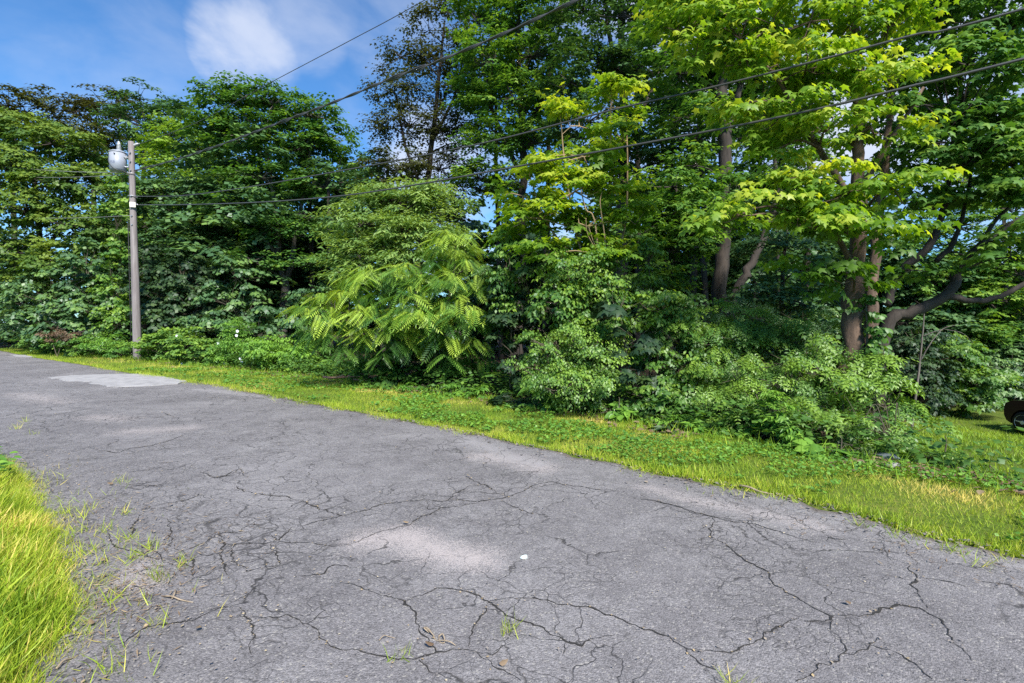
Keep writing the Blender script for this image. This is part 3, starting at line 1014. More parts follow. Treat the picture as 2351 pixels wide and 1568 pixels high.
c1 = [[(690, 760), (830, 775), (940, 740), (1060, 725), (1170, 695), (1300, 650)], [(900, 915), (1010, 900), (1140, 880)], [(1120, 850), (1260, 840)],
      [(1490, 950), (1560, 955), (1620, 925), (1680, 890), (1750, 950)], [(1150, 490), (1200, 510), (1260, 530)], [(860, 1000), (1000, 1010), (1280, 1005)],
      [(130, 468), (260, 460), (400, 452)], [(1450, 385), (1620, 390), (1720, 384)], [(700, 300), (900, 315), (1170, 322)]]
CR += [crop(0, 1030, 2.351, p) for p in c1]


def crack_mesh():
    rg = np.random.default_rng(21)
    g = Geo()
    line_pts = []
    for ci, px in enumerate(CR):
        P = np.array([list(on_ground(*p)[:2]) for p in px])
        d = np.linalg.norm(np.diff(P, axis=0), axis=1)
        cum = np.concatenate([[0], np.cumsum(d)])
        n = max(8, int(cum[-1] / .018))
        u = np.linspace(0, cum[-1], n)
        Q = np.stack([np.interp(u, cum, P[:, 0]), np.interp(u, cum, P[:, 1])], -1)
        t = unit(np.gradient(Q, axis=0)); s = np.stack([-t[:, 1], t[:, 0]], -1)
        off = np.array([mnoise.noise((x * 5, ci * 7.3, 1)) * .035 + mnoise.noise((x * 17, ci * 3.1, 4)) * .022 + mnoise.noise((x * 47, ci * 1.1, 4)) * .010 for x in u]) * sstep(0, .06, np.minimum(u, cum[-1] - u))
        Q = Q + s * off[:, None]
        dist = np.hypot(Q[:, 0], Q[:, 1])
        w = .0016 + .0062 * np.abs(np.array([mnoise.noise((x * 2.3, ci * 5.7, 9)) + mnoise.noise((x * 13, ci * 2.7, 5)) * .7 + mnoise.noise((x * 41, ci, 6)) * .6 for x in u])) * 1.25
        w = w * (.9 + .06 * dist) * (.4 + .6 * sstep(0, .25, np.minimum(u, cum[-1] - u)))
        z = np.array([.0095 + .010 * mnoise.noise((a * .8, b * .8, 0)) + .004 * mnoise.noise((a * 4, b * 4, 2)) for a, b in Q])
        A = np.column_stack([Q + s * w[:, None], z]); B = np.column_stack([Q - s * w[:, None], z])
        V = np.empty((2 * n, 3)); V[0::2] = A; V[1::2] = B
        i = np.arange(n - 1) * 2
        g.add(V, np.concatenate([np.stack([i, i + 1, i + 3], -1), np.stack([i, i + 3, i + 2], -1)]))
        line_pts.append(np.column_stack([Q, z]))
    o = g.obj('crack', M['crack'], road, False)
    o['kind'] = 'stuff'
    return np.concatenate(line_pts)


CRACK_PTS = crack_mesh()


def grit():
    """loose chips, dry petals and bits of leaf on the road, thicker along the cracks and the broken edge"""
    rg = np.random.default_rng(5)
    L = Leaves()

    def put(p, size, tint):
        n = len(p)
        a = rg.random(n) * 6.28
        y = np.stack([np.cos(a), np.sin(a), (rg.random(n) - .5) * .5], -1)
        nr = np.array([0, 0, 1.]) + (rg.random((n, 3)) - .5) * .8
        L.add(p, frames(y, nr), size, tint)
    n = 2000
    s = rg.uniform(-2.5, 12, n); f = rg.random(n)
    nn = n_near(s) + f * (n_edge(s) - n_near(s))
    x, y = xy(s, nn)
    put(np.stack([x, y, np.full(n, .018)], -1), .006 + .009 * rg.random(n) ** 2, rg.random(n) ** 1.4)
    k = rg.integers(0, len(CRACK_PTS), 900)
    p = CRACK_PTS[k] + np.column_stack([rg.normal(0, .018, (900, 2)), np.full(900, .006)])
    put(p, .006 + .011 * rg.random(900) ** 2, .2 + .6 * rg.random(900))
    n = 1300
    s = rg.uniform(2.2, 8.5, n)
    nn = n_near(s) + rg.exponential(.28, n) - .1
    x, y = xy(s, nn)
    put(np.stack([x, y, np.full(n, .02)], -1), .008 + .014 * rg.random(n) ** 2, .2 + .6 * rg.random(n))
    n = 3200
    s = rg.uniform(-3, 16, n); nn = n_edge(s) - rg.exponential(.11, n) + .05
    x, y = xy(s, nn)
    put(np.stack([x, y, np.full(n, .016)], -1), .010 + .034 * rg.random(n) ** 2.5, rg.random(n) * .6)
    o = L.build('road_grit', (KITE[0] * np.array([1.3, 1, .3]), KITE[1]), M['grit'])
    tag(o, 'tan and grey chips and dry petals scattered over the cracked road', 'grit', kind='stuff')



def debris():
    """dead grass and leaf crumbs caught on the broken near edge"""
    rg = np.random.default_rng(51)
    L = Leaves()
    for (px, py, r, n) in ((330, 1335, .22, 330), (300, 1345, .18, 200), (310, 1290, .25, 160), (180, 1190, .3, 160), (240, 1215, .3, 130), (245, 1430, .2, 130), (330, 1395, .12, 90), (260, 1530, .12, 50), (200, 1270, .3, 160), (380, 1240, .2, 60),
                           (500, 1230, .2, 60), (2000, 1215, .3, 130), (2150, 1255, .3, 120), (2280, 1300, .3, 120), (1850, 1175, .3, 100), (1150, 1048, .3, 60)):
        c = on_ground(px, py)
        x = c.x + rg.normal(0, r, n); y = c.y + rg.normal(0, r, n)
        a = rg.random(n) * 6.28
        yv = np.stack([np.cos(a), np.sin(a), (rg.random(n) - .4) * .5], -1)
        L.add(np.stack([x, y, .016 + .012 * rg.random(n)], -1), frames(yv, np.array([0, 0, 1.]) + (rg.random((n, 3)) - .5)), .015 + .05 * rg.random(n) ** 1.8, rg.random(n) * .8)
    o = L.build('plant_debris', (KITE[0] * np.array([.16, 1, .6]), KITE[1]), M['dry'])
    tag(o, 'dead grass and leaf crumbs caught on the broken road edges', 'plant debris', kind='stuff')


grit()
debris()

# ================================================================== GRASS
def blades(rg, L, x, y, h, tint, lean=.35, z=None):
    n = len(x)
    a = rg.random(n) * 6.28
    up = np.stack([np.cos(a) * lean * rg.random(n) * 1.6, np.sin(a) * lean * rg.random(n) * 1.6, np.ones(n)], -1)
    b = rg.random(n) * 6.28
    nr = np.stack([np.cos(b), np.sin(b), np.zeros(n)], -1)
    zz = terrain(x, y) if z is None else z
    L.add(np.stack([x, y, zz - .005], -1), frames(up, nr), h, tint)


def pnoise(x, y, sc, o=0.0):
    return np.array([mnoise.noise((a * sc, b * sc, o)) for a, b in zip(x, y)])


def grass():
    rg = np.random.default_rng(31)
    L = Leaves()
    for (s0, s1, n, h0, h1) in ((-4, 2, 34000, .03, .065), (2, 6, 24000, .032, .07), (6, 12, 22000, .04, .075), (12, 22, 14000, .05, .09), (22, 40, 9000, .06, .11)):
        s = rg.uniform(s0, s1, n)
        lo, hi = n_edge(s), n_bush(s) + .5
        nn = lo + rg.random(n) * (hi - lo)
        x, y = xy(s, nn)
        pt = pnoise(x, y, .55) + .6 * pnoise(x, y, 1.9, 5)
        tint = .56 + .42 * pt + rg.normal(0, .10, n)
        # worn, drier middle of the verge
        mid = np.exp(-((nn - lo) / (hi - lo) - .62) ** 2 / .02)
        tint = tint + .26 * mid * (pnoise(x, y, .9, 8) > -.05)
        keep = rg.random(n) > .6 * np.clip(pnoise(x, y, 1.3, 3) - .2, 0, 1)
        h = (h0 + (h1 - h0) * rg.random(n)) * (1 + .35 * pnoise(x, y, 1.1, 2))
        blades(rg, L, x[keep], y[keep], h[keep], tint[keep], .7)
    # taller fringe hanging over the edge of the pavement
    for (s0, s1, n, h) in ((-4, 3, 6000, .11), (3, 10, 4500, .10), (10, 36, 5000, .13)):
        s = rg.uniform(s0, s1, n)
        nn = n_edge(s) + np.abs(rg.normal(0, .12, n)) - .03
        x, y = xy(s, nn)
        hh = h * (.45 + .75 * rg.random(n)) * np.clip(.75 + .8 * pnoise(x, y, 1.4, 6), .3, 1.5)
        blades(rg, L, x, y, hh, .60 + .14 * rg.normal(size=n), .55)
    n = 9000
    s = rg.uniform(-4, 22, n); nn = n_edge(s) - np.abs(rg.normal(0, .13, n))
    x, y = xy(s, nn)
    kp = pnoise(x, y, 1.6, 9) > .1
    x, y = x[kp], y[kp]
    blades(rg, L, x, y, .03 + .06 * rg.random(len(x)), .66 + .15 * rg.normal(size=len(x)), .9, z=np.full(len(x), .004))
    # ragged long grass in front of the bushes
    n = 9000
    s = rg.uniform(-3, 36, n); nn = n_bush(s) + rg.normal(.1, .25, n)
    x, y = xy(s, nn)
    blades(rg, L, x, y, .07 + .16 * rg.random(n) ** 2, .35 + .15 * rg.normal(size=n), .6)
    o = L.build('verge_grass', BLADE, M['grass'])
    tag(o, 'mown yellow green grass verge between the road and the bushes', 'grass', kind='stuff')
    # broad-leaved clover and plantain in the verge
    L = Leaves()
    for (s0, s1, n, sz) in ((-4, 3, 13000, .032), (3, 8, 8000, .04), (8, 20, 5000, .055)):
        s = rg.uniform(s0, s1, n)
        nn = n_edge(s) + .1 + rg.random(n) * (n_bush(s) + .3 - n_edge(s))
        x, y = xy(s, nn)
        keep = pnoise(x, y, .8, 12) + .5 * pnoise(x, y, 2.6, 1) > -.08
        x, y = x[keep], y[keep]; m = len(x)
        a = rg.random(m) * 6.28
        yv = np.stack([np.cos(a), np.sin(a), .35 + .3 * rg.random(m)], -1)
        nr = np.array([0, 0, 1.]) + (rg.random((m, 3)) - .5)
        L.add(np.stack([x, y, terrain(x, y) + .03 + .04 * rg.random(m)], -1), frames(yv, nr), sz * (.6 + .8 * rg.random(m)), .62 + .2 * rg.normal(size=m))
    o = L.build('clover', (KITE[0] * np.array([1.25, 1, 1]), KITE[1]), M['weed'])
    tag(o, 'low green clover and plantain leaves growing through the verge', 'clover', kind='stuff')
    # side lawn that falls away on the right
    L = Leaves()
    n = 42000
    s = rg.uniform(-14, 2.5, n); nn = rg.uniform(7.2, 25, n)
    x, y = xy(s, nn)
    keep = (x / np.maximum(y, .1) > .62) & (x / np.maximum(y, .1) < 1.12) & (y > 3)
    x, y = x[keep], y[keep]
    n = len(x)
    blades(rg, L, x, y, .06 + .07 * rg.random(n), .42 + .35 * pnoise(x, y, .5, 4) + .1 * rg.normal(size=n), .7)
    o = L.build('lawn_grass', (BLADE[0] * np.array([1.8, 1, 1]), BLADE[1]), M['grass'])
    tag(o, 'short green grass of the lawn sloping down beside the dark car', 'grass', kind='stuff')


grass()


def near_grass():
    rg = np.random.default_rng(41)
    L = Leaves()
    n = 24000
    s = rg.uniform(2.2, 8.0, n); nn = n_near(s) - rg.exponential(.36, n) + .07 * rg.normal(size=n) + .12 * pnoise(s, s * 0, 2.3, 1) - .03
    x, y = xy(s, nn)
    keep = np.hypot(x, y) > 1.5
    x, y, nn, s = x[keep], y[keep], nn[keep], s[keep]
    n = len(x)
    inside = np.clip((n_near(s) - nn) / .5, 0, 1)
    h = (.07 + .24 * inside) * (.5 + .7 * rg.random(n)) * np.clip(1 + .5 * pnoise(x, y, 2.2, 3), .4, 1.6)
    blades(rg, L, x, y, h, .57 + .35 * pnoise(x, y, 1.8, 7) + .15 * rg.normal(size=n) + .14 * (1 - inside), .9)
    o = L.build('roadside_grass', (BLADE3[0] * np.array([.62, 1, 1]), BLADE3[1]), M['grass'])
    tag(o, 'long bright yellow green grass at the near corner of the road', 'grass', kind='stuff')
    # tufts that grow out of the broken edge
    L = Leaves()
    spots = [(270, 1260), (300, 1240), (330, 1330), (310, 1280), (240, 1220), (370, 1330), (250, 1545), (270, 1500), (330, 1390), (180, 1190), (200, 1170), (160, 1250), (60, 970), (40, 985), (75, 998), (280, 1110),
             (1170, 1455), (1690, 1580), (920, 1510), (280, 1300), (420, 1300), (350, 1440), (230, 1300), (210, 1270), (195, 1220), (250, 1330), (260, 1380), (290, 1180), (150, 1180),
             (350, 1260), (1965, 1205), (2060, 1235), (2250, 1300), (2180, 1265), (2300, 1290), (1880, 1160)]
    for (px, py) in spots:
        p = on_ground(px, py)
        m = rg.integers(14, 34)
        x = p.x + rg.normal(0, .035, m); y = p.y + rg.normal(0, .035, m)
        blades(rg, L, x, y, .035 + .10 * rg.random(m) ** 1.3, .72 + .14 * rg.normal(size=m), .9, z=np.full(m, .008))
    n = 800
    s = rg.uniform(2.6, 7.5, n); nn = n_near(s) + rg.exponential(.18, n)
    x, y = xy(s, nn)
    kp = pnoise(x, y, 3.2, 4) > .12
    x, y = x[kp], y[kp]; m = len(x)
    blades(rg, L, x, y, .03 + .09 * rg.random(m), .75 + .14 * rg.normal(size=m), .9, z=np.full(m, .008))
    o = L.build('crack_grass', (BLADE3[0] * np.array([.6, 1, 1]), BLADE3[1]), M['grass'])
    tag(o, 'sparse yellow grass tufts growing out of the broken asphalt edge', 'grass', kind='stuff')
    # leafy weeds at the top of the near corner
    L = Leaves()
    n = 260
    s = rg.uniform(6.5, 9.2, n); nn = n_near(s) - .1 - rg.random(n) * .5
    x, y = xy(s, nn)
    z = terrain(x, y) + rg.random(n) * .26 + .05
    a = rg.random(n) * 6.28
    yv = np.stack([np.cos(a), np.sin(a), .2 - .4 * rg.random(n)], -1)
    L.add(np.stack([x, y, z], -1), frames(yv, np.array([0, 0, 1.]) + (rg.random((n, 3)) - .5) * .8), .06 + .06 * rg.random(n), .6 + .2 * rg.normal(size=n))
    o = L.build('roadside_weeds', OVAL6, M['weed'])
    tag(o, 'broad light green weeds at the left edge above the long grass', 'weeds', kind='stuff')


near_grass()

# ================================================================== UTILITY POLE AND WIRES
PB = on_ground(316, 826)
PTOP = at(301, 325, PB.y)


def pole_at(py):
    t = (826 - py) / (826 - 325)
    return PB.lerp(PTOP, t)


def utility_pole():
    root = empty('utility_pole', (PB.x, PB.y, 0))
    tag(root, 'weathered grey wooden utility pole standing in the verge on the left', 'utility pole')
    g = Geo()
    pts = [PB + Vector((0, 0, -.3))] + [pole_at(826 - k * 50.1) for k in range(11)]
    g.tube(pts, [.164 - .006 * i for i in range(12)], 14, .03, 2)
    g.obj('shaft', M['pole_wood'], root)
    # ground wire moulding down the side of the shaft
    g = Geo()
    g.tube([pole_at(y) + Vector((-.150 - .0001 * (y - 480), -.09, 0)) for y in (815, 700, 600, 500)], .016, 5)
    g.obj('ground_wire_guard', M['black_rubber'], root)
    # dark bolts and a strap
    for y in (352, 372, 392, 450, 468, 495, 515):
        p = pole_at(y) + Vector((.03, -.135, 0))
        bm = bmesh.new()
        bmesh.ops.create_cone(bm, cap_ends=True, segments=8, radius1=.03, radius2=.022, depth=.05, matrix=Matrix.Translation(p) @ Matrix.Rotation(R(90), 4, 'X'))
        bm_obj('bolt', bm, M['galvanised'], root)
    for y in (398, 449):
        p = pole_at(y)
        g = Geo()
        a = np.linspace(0, 2 * math.pi, 17)
        g.tube([p + Vector((math.cos(t) * .153, math.sin(t) * .153, 0)) for t in a], .014, 5)
        g.obj('strap', M['galvanised'], root)
    bm = bmesh.new()
    p = pole_at(470) + Vector((.10, -.16, 0))
    bmesh.ops.create_cube(bm, size=1, matrix=Matrix.Translation(p) @ Matrix.Rotation(R(25), 4, 'Z') @ Matrix.Diagonal((.20, .03, .20, 1)))
    bm_obj('number_plate', bm, M['tag_white'], root, bevel=.006)
    # dead-end insulator at the top
    p0 = pole_at(334) + Vector((.13, -.02, 0))
    d = (at(445, 284, PB.y - 2.2) - p0).normalized()
    prof = [(0, .012), (.04, .012), (.05, .05), (.08, .055), (.09, .03), (.13, .03), (.14, .055), (.18, .055), (.19, .03), (.23, .03), (.24, .055), (.28, .055), (.29, .03), (.33, .012), (.45, .012)]
    g = Geo()
    g.tube([p0 + d * u for u, _ in prof], [r for _, r in prof], 10)
    g.obj('insulator', M['porcelain'], root)
    for y, xx in ((392, .16), (451, .18), (469, .19)):
        p = pole_at(y) + Vector((.14, -.03, 0))
        g = Geo()
        g.tube([p, p + Vector((.06, -.03, 0)), p + Vector((.12, -.06, .0))], [.03, .04, .02], 8)
        g.obj('wire_clamp', M['galvanised'], root)
    return root


utility_pole()


def transformer():
    c = at(271, 371, PB.y - .05)
    root = empty('transformer', (c.x, c.y, c.z - .4))
    tag(root, 'pale grey cylindrical transformer mounted on the utility pole', 'transformer')
    rad, h = .285, .74

    def lathe(prof, name, mat, par=root, cen=c):
        g = Geo()
        g.tube([cen + Vector((0, 0, z)) for z, _ in prof], [r for _, r in prof], 28)
        return g.obj(name, M[mat], par)
    lathe([(-h / 2, rad * .93), (-h / 2 + .03, rad * .95), (-h / 2 + .04, rad), (h / 2 - .03, rad)], 'tank', 'tank_paint')
    lathe([(h / 2 - .035, rad * 1.05), (h / 2 - .005, rad * 1.05), (h / 2, rad * 1.02), (h / 2 + .05, rad * .72), (h / 2 + .075, rad * .3)], 'lid', 'tank_paint')
    b = c + Vector((.07, -.02, h / 2))
    prof = [(.03, .075)]
    for i in range(5):
        z = .07 + i * .055
        prof += [(z, .05), (z + .008, .085 - .004 * i), (z + .03, .085 - .004 * i), (z + .036, .05)]
    prof += [(.36, .04), (.40, .045), (.42, .02)]
    lathe(prof, 'bushing', 'porcelain', root, b)
    for dz in (.16, -.22):
        g = Geo()
        q = c + Vector((rad - .02, 0, dz))
        e = Vector((pole_at(371).x - .13, PB.y, c.z + dz))
        for oy in (-.06, .06):
            g.tube([q + Vector((0, oy, 0)), e + Vector((0, oy, 0))], .022, 6)
        g.tube([e + Vector((0, -.1, 0)), e + Vector((0, .1, 0))], .03, 6)
        g.obj('bracket', M['galvanised'], root)
    for ang, dz in ((-150, .24), (-75, .24)):
        a = R(ang)
        p = c + Vector((math.cos(a) * rad, math.sin(a) * rad, dz))
        bm = bmesh.new()
        bmesh.ops.create_cone(bm, cap_ends=True, segments=8, radius1=.028, radius2=.02, depth=.08,
                              matrix=Matrix.Translation(p) @ Vector((math.cos(a), math.sin(a), 0)).to_track_quat('Z', 'Y').to_matrix().to_4x4())
        bm_obj('terminal', bm, M['black_rubber'], root)
    # lead that loops down the front of the tank to the pole
    pts = []
    for t in np.linspace(0, 1, 9):
        a = R(-165 + 130 * t)
        pts.append(c + Vector((math.cos(a) * (rad + .02), math.sin(a) * (rad + .02), .2 - .62 * math.sin(t * 1.7) + .02 * t)))
    pts.append(pole_at(398) + Vector((-.1, -.1, 0)))
    g = Geo(); g.tube(spline(pts, 3), .012, 5)
    g.obj('lead', M['wire_black'], root)
    # stencilled figures on the tank, curved with it
    fc = bpy.data.curves.new('figures', 'FONT')
    fc.body = '758'
    fc.size = .15
    fo = bpy.data.objects.new('stencil_number', fc)
    COL.objects.link(fo)
    bpy.context.view_layer.update()
    me = bpy.data.meshes.new_from_object(fo)
    bpy.data.objects.remove(fo)
    for v in me.vertices:
        a = R(-118) + v.co.x / rad
        v.co = c + Vector((math.cos(a) * (rad + .003), math.sin(a) * (rad + .003), -.14 + v.co.y))
    me.materials.clear()
    link('stencil_number', me, root, M['print_dark'])


transformer()


def on_line(px, py, x0=PB.x, y0=PB.y, slope=-.70):
    """where the sight line of the pixel meets the vertical plane the wires hang in"""
    d = dir_of(px, py)
    t = d[0] / d[1]
    Y = (y0 - slope * x0) / (1 - slope * t)
    return at(px, py, Y)


def wire(px, radius, mat, label, start=None, twist=0, end_drop=None):
    P = [on_line(*p) for p in px]
    if start is not None: P = [start] + P
    # carry on to the next pole, outside the picture
    d = (P[-1] - P[-2]); d.z = 0; d.normalize()
    last = P[-1]
    P = P + [last + d * 6 + Vector((0, 0, .35)), last + d * 14 + Vector((0, 0, 1.3))]
    Q = spline(P, 14)
    g = Geo()
    g.tube(Q, radius, 6)
    if twist:
        d = unit(np.gradient(Q, axis=0))
        cum = np.concatenate([[0], np.cumsum(np.linalg.norm(np.diff(Q, axis=0), axis=1))])
        n = int(cum[-1] / .12)
        u = np.linspace(0, cum[-1], n)
        W = np.stack([np.interp(u, cum, Q[:, i]) for i in range(3)], -1)
        dd = unit(np.gradient(W, axis=0))
        sv = unit(np.cross(dd, (0, 0, 1.))); uv = np.cross(sv, dd)
        for ph in (0, math.pi):
            a = u * 2 * math.pi / 1.5 + ph
            amp = radius * 1.15 * (1 + .8 * (np.sin(u * 1.3) > .75))
            g.tube(W + sv * (np.cos(a) * amp)[:, None] + uv * (np.sin(a) * amp)[:, None], radius * .9, 5)
    o = g.obj('overhead_wire', M[mat])
    tag(o, label, 'overhead wire', 'wires strung from the utility pole')
    return o


INS = pole_at(334) + Vector((.13, -.02, 0))
wire([(350, 320), (445, 284), (530, 240), (620, 190), (800, 95), (975, 0)], .009, 'wire_black', 'thin topmost wire running up across the blue sky from the pole top', INS)
wire([(400, 368), (500, 335), (610, 294), (740, 245), (820, 213), (900, 180), (1000, 143), (1150, 80), (1325, 0)], .017, 'wire_black', 'thick twisted black cable rising from beside the transformer', pole_at(392) + Vector((.14, -.05, 0)), twist=1)
wire([(420, 449), (560, 431), (750, 398), (950, 361), (1150, 319), (1400, 254), (1640, 199), (1900, 133), (2100, 80), (2351, 20)], .015, 'wire_black', 'black cable crossing the trees just above the lowest cable', pole_at(450) + Vector((.14, -.05, 0)))
wire([(420, 470), (600, 464), (780, 450), (950, 425), (1200, 380), (1500, 325), (1700, 287), (1900, 245), (2100, 196), (2351, 135)], .017, 'wire_black', 'lowest black cable sagging in front of the trees', pole_at(469) + Vector((.14, -.05, 0)))


def left_wire(py0, px1, label, r, mat):
    a = pole_at(py0) + Vector((-.13, -.02, 0))
    b = at(0, px1, 31)
    d = b - a
    pts = [a + d * t + Vector((0, 0, -.5 * t * (1 - t))) for t in np.linspace(0, 1, 8)] + [b + d * .4 + Vector((0, 0, .25)), b + d * 1.3 + Vector((0, 0, .8))]
    g = Geo(); g.tube(spline(pts, 4), r, 5)
    o = g.obj('overhead_wire', M[mat])
    tag(o, label, 'overhead wire', 'wires strung from the utility pole')


left_wire(395, 379, 'upper grey wire leading left from below the transformer', .016, 'wire_grey')
left_wire(399, 403, 'second grey wire leading left, just under the upper one', .013, 'wire_grey')
left_wire(493, 495, 'single grey wire leading left, lowest on the pole', .013, 'wire_grey')

# ================================================================== CAR ON THE LAWN
def parked_car():
    w = at(2346, 976, 16.2)
    gzv = gz(w.x, w.y) + .04
    root = empty('parked_car', (w.x, w.y, gzv))
    tag(root, 'dark maroon car with silver wheels parked on the lawn, cut off by the right edge', 'car')
    # local frame: nose towards -X, viewer side towards -Y; front wheel centre at the origin
    zb = .0
    yaw = R(-86)
    Mw = Matrix.Translation((w.x, w.y, gzv)) @ Matrix.Rotation(yaw, 4, 'Z')
    prof = [(-.54, .32), (-.62, .48), (-.63, .72), (-.58, .88), (-.38, .99), (.25, 1.06), (.55, 1.10), (3.45, 1.08), (3.62, .98), (3.66, .60), (3.58, .34), (3.20, .26), (.42, .24), (-.42, .24)]
    half = .90

    def section(bm, outline, y0, y1, inset=0.0):
        a = [bm.verts.new((x, y0, z)) for x, z in outline]
        b = [bm.verts.new((x, y1, z)) for x, z in outline]
        bm.faces.new(a); bm.faces.new(b[::-1])
        for i in range(len(a)):
            bm.faces.new((a[i], b[i], b[(i + 1) % len(a)], a[(i + 1) % len(a)]))
        bmesh.ops.recalc_face_normals(bm, faces=bm.faces[:])

    def put(name, bm, mat, par=root, smooth=True, bevel=0):
        if bevel:
            bmesh.ops.bevel(bm, geom=bm.edges[:], offset=bevel, segments=3, affect='EDGES', profile=.6)
        bm.transform(Mw)
        return bm_obj(name, bm, M[mat], par, smooth)
    # body with wheel arches cut as part of the outline
    def arch(cx, r=.40, n=9):
        return [(cx + r * math.cos(t), .34 + r * math.sin(t)) for t in np.linspace(-.25, math.pi + .25, n)]
    outl = prof[:12] + arch(2.68)[:] + arch(0)[:]
    outl = [p for p in outl if p[1] >= .24 or True]
    bm = bmesh.new(); section(bm, outl, 0.06, half * 2 + .06)
    bmesh.ops.triangulate(bm, faces=[f for f in bm.faces if len(f.verts) > 4])
    put('body', bm, 'car_paint', smooth=False)
    bm = bmesh.new()
    ro = [(.62, 1.085), (1.25, 1.52), (1.6, 1.58), (2.7, 1.56), (3.25, 1.40), (3.42, 1.075)]
    a = [bm.verts.new((x, .12 + (z - 1.08) * .35, z)) for x, z in ro]
    b = [bm.verts.new((x, 1.80 - (z - 1.08) * .35, z)) for x, z in ro]
    bm.faces.new(a); bm.faces.new(b[::-1])
    for i in range(6): bm.faces.new((a[i], b[i], b[(i + 1) % 6], a[(i + 1) % 6]))
    bmesh.ops.recalc_face_normals(bm, faces=bm.faces[:])
    put('cabin', bm, 'car_paint', smooth=False, bevel=.04)
    for wo in ([(.80, 1.13), (1.30, 1.46), (1.85, 1.50), (1.85, 1.13)], [(1.93, 1.13), (1.93, 1.50), (2.65, 1.49), (3.05, 1.36), (3.22, 1.13)]):
        bm = bmesh.new()
        vs = [bm.verts.new((x, .105 + (z - 1.08) * .35, z)) for x, z in wo]
        vb = [bm.verts.new((x, .13 + (z - 1.08) * .35, z)) for x, z in wo]
        bm.faces.new(vs); bm.faces.new(vb[::-1])
        for i in range(len(vs)): bm.faces.new((vs[i], vb[i], vb[(i + 1) % len(vs)], vs[(i + 1) % len(vs)]))
        put('window', bm, 'glass', smooth=False)
    bm = bmesh.new()
    vs = [bm.verts.new(p) for p in ((.66, .22, 1.12), (1.22, .32, 1.50), (1.22, 1.60, 1.50), (.66, 1.70, 1.12))]
    bm.faces.new(vs)
    bmesh.ops.solidify(bm, geom=bm.faces[:], thickness=-.03)
    put('windscreen', bm, 'glass', smooth=False)
    for y0 in (.08, 1.5):
        bm = bmesh.new()
        bmesh.ops.create_cube(bm, size=1, matrix=Matrix.Translation((-.55, y0 + .2, .80)) @ Matrix.Rotation(R(12), 4, 'Y') @ Matrix.Diagonal((.16, .36, .13, 1)))
        put('headlight', bm, 'lens', bevel=.03)
    bm = bmesh.new()
    bmesh.ops.create_cube(bm, size=1, matrix=Matrix.Translation((-.60, .96, .52)) @ Matrix.Diagonal((.10, 1.5, .20, 1)))
    put('bumper', bm, 'car_black', bevel=.03)
    bm = bmesh.new()
    bmesh.ops.create_cube(bm, size=1, matrix=Matrix.Translation((1.05, -.03, 1.14)) @ Matrix.Diagonal((.13, .2, .15, 1)))
    put('mirror', bm, 'car_paint', bevel=.03)
    for x0 in (1.9,):
        bm = bmesh.new()
        bmesh.ops.create_cube(bm, size=1, matrix=Matrix.Translation((1.55, .045, .92)) @ Matrix.Diagonal((.18, .03, .03, 1)))
        put('door_handle', bm, 'car_black', bevel=.008)
    bm = bmesh.new()
    bmesh.ops.create_cube(bm, size=1, matrix=Matrix.Translation((3.63, .22, .82)) @ Matrix.Diagonal((.08, .3, .2, 1)))
    put('tail_light', bm, 'red_lens', bevel=.02)
    # wheels
    for cx in (0, 2.68):
        for y0, face in ((.10, -1), (1.82, 1)):
            g = Geo()
            prof_t = [(-.10, .235), (-.11, .30), (-.085, .335), (.085, .335), (.11, .30), (.10, .235)]
            g.tube([Vector((cx, y0 + .02 + u, .335)) for u, _ in prof_t], [r for _, r in prof_t], 26, cap=False)
            V = np.concatenate(g.V); T = np.concatenate(g.T)
            me = raw_mesh('tyre', V, T, smooth=True); me.transform(Mw)
            wh = link('wheel', me, root, M['black_rubber'])
            bm = bmesh.new()
            yf = y0 + .02 + face * .10
            bmesh.ops.create_cone(bm, cap_ends=True, segments=26, radius1=.235, radius2=.235, depth=.04,
                                  matrix=Matrix.Translation((cx, yf - face * .05, .335)) @ Matrix.Rotation(R(90), 4, 'X'))
            put('wheel_well', bm, 'car_black', wh, False)
            bm = bmesh.new()
            for k in range(5):
                a = k * 2 * math.pi / 5 + .3
                for da in (-.16, .16):
                    m4 = Matrix.Translation((cx, yf - face * .01, .335)) @ Matrix.Rotation(-(a + da), 4, 'Y') @ Matrix.Translation((.135, 0, 0)) @ Matrix.Diagonal((.20, .03, .035, 1))
                    bmesh.ops.create_cube(bm, size=1, matrix=m4)
            bmesh.ops.create_cone(bm, cap_ends=True, segments=16, radius1=.06, radius2=.06, depth=.05, matrix=Matrix.Translation((cx, yf - face * .005, .335)) @ Matrix.Rotation(R(90), 4, 'X'))
            n0 = 32
            ring = []
            for k in range(n0):
                a = k * 2 * math.pi / n0
                ring.append([bm.verts.new((cx + r * math.cos(a), yf + face * o, .335 + r * math.sin(a))) for r, o in ((.21, -.01), (.24, .012), (.245, -.02))])
            for k in range(n0):
                p, q = ring[k], ring[(k + 1) % n0]
                for j in range(2): bm.faces.new((p[j], q[j], q[j + 1], p[j + 1]))
            put('rim', bm, 'alloy', wh, False)
    return root


parked_car()

# ================================================================== TREES, far to near
G_TREES = 'trees of the wood along the road'
G_SHRUBS = 'bushes at the edge of the wood'

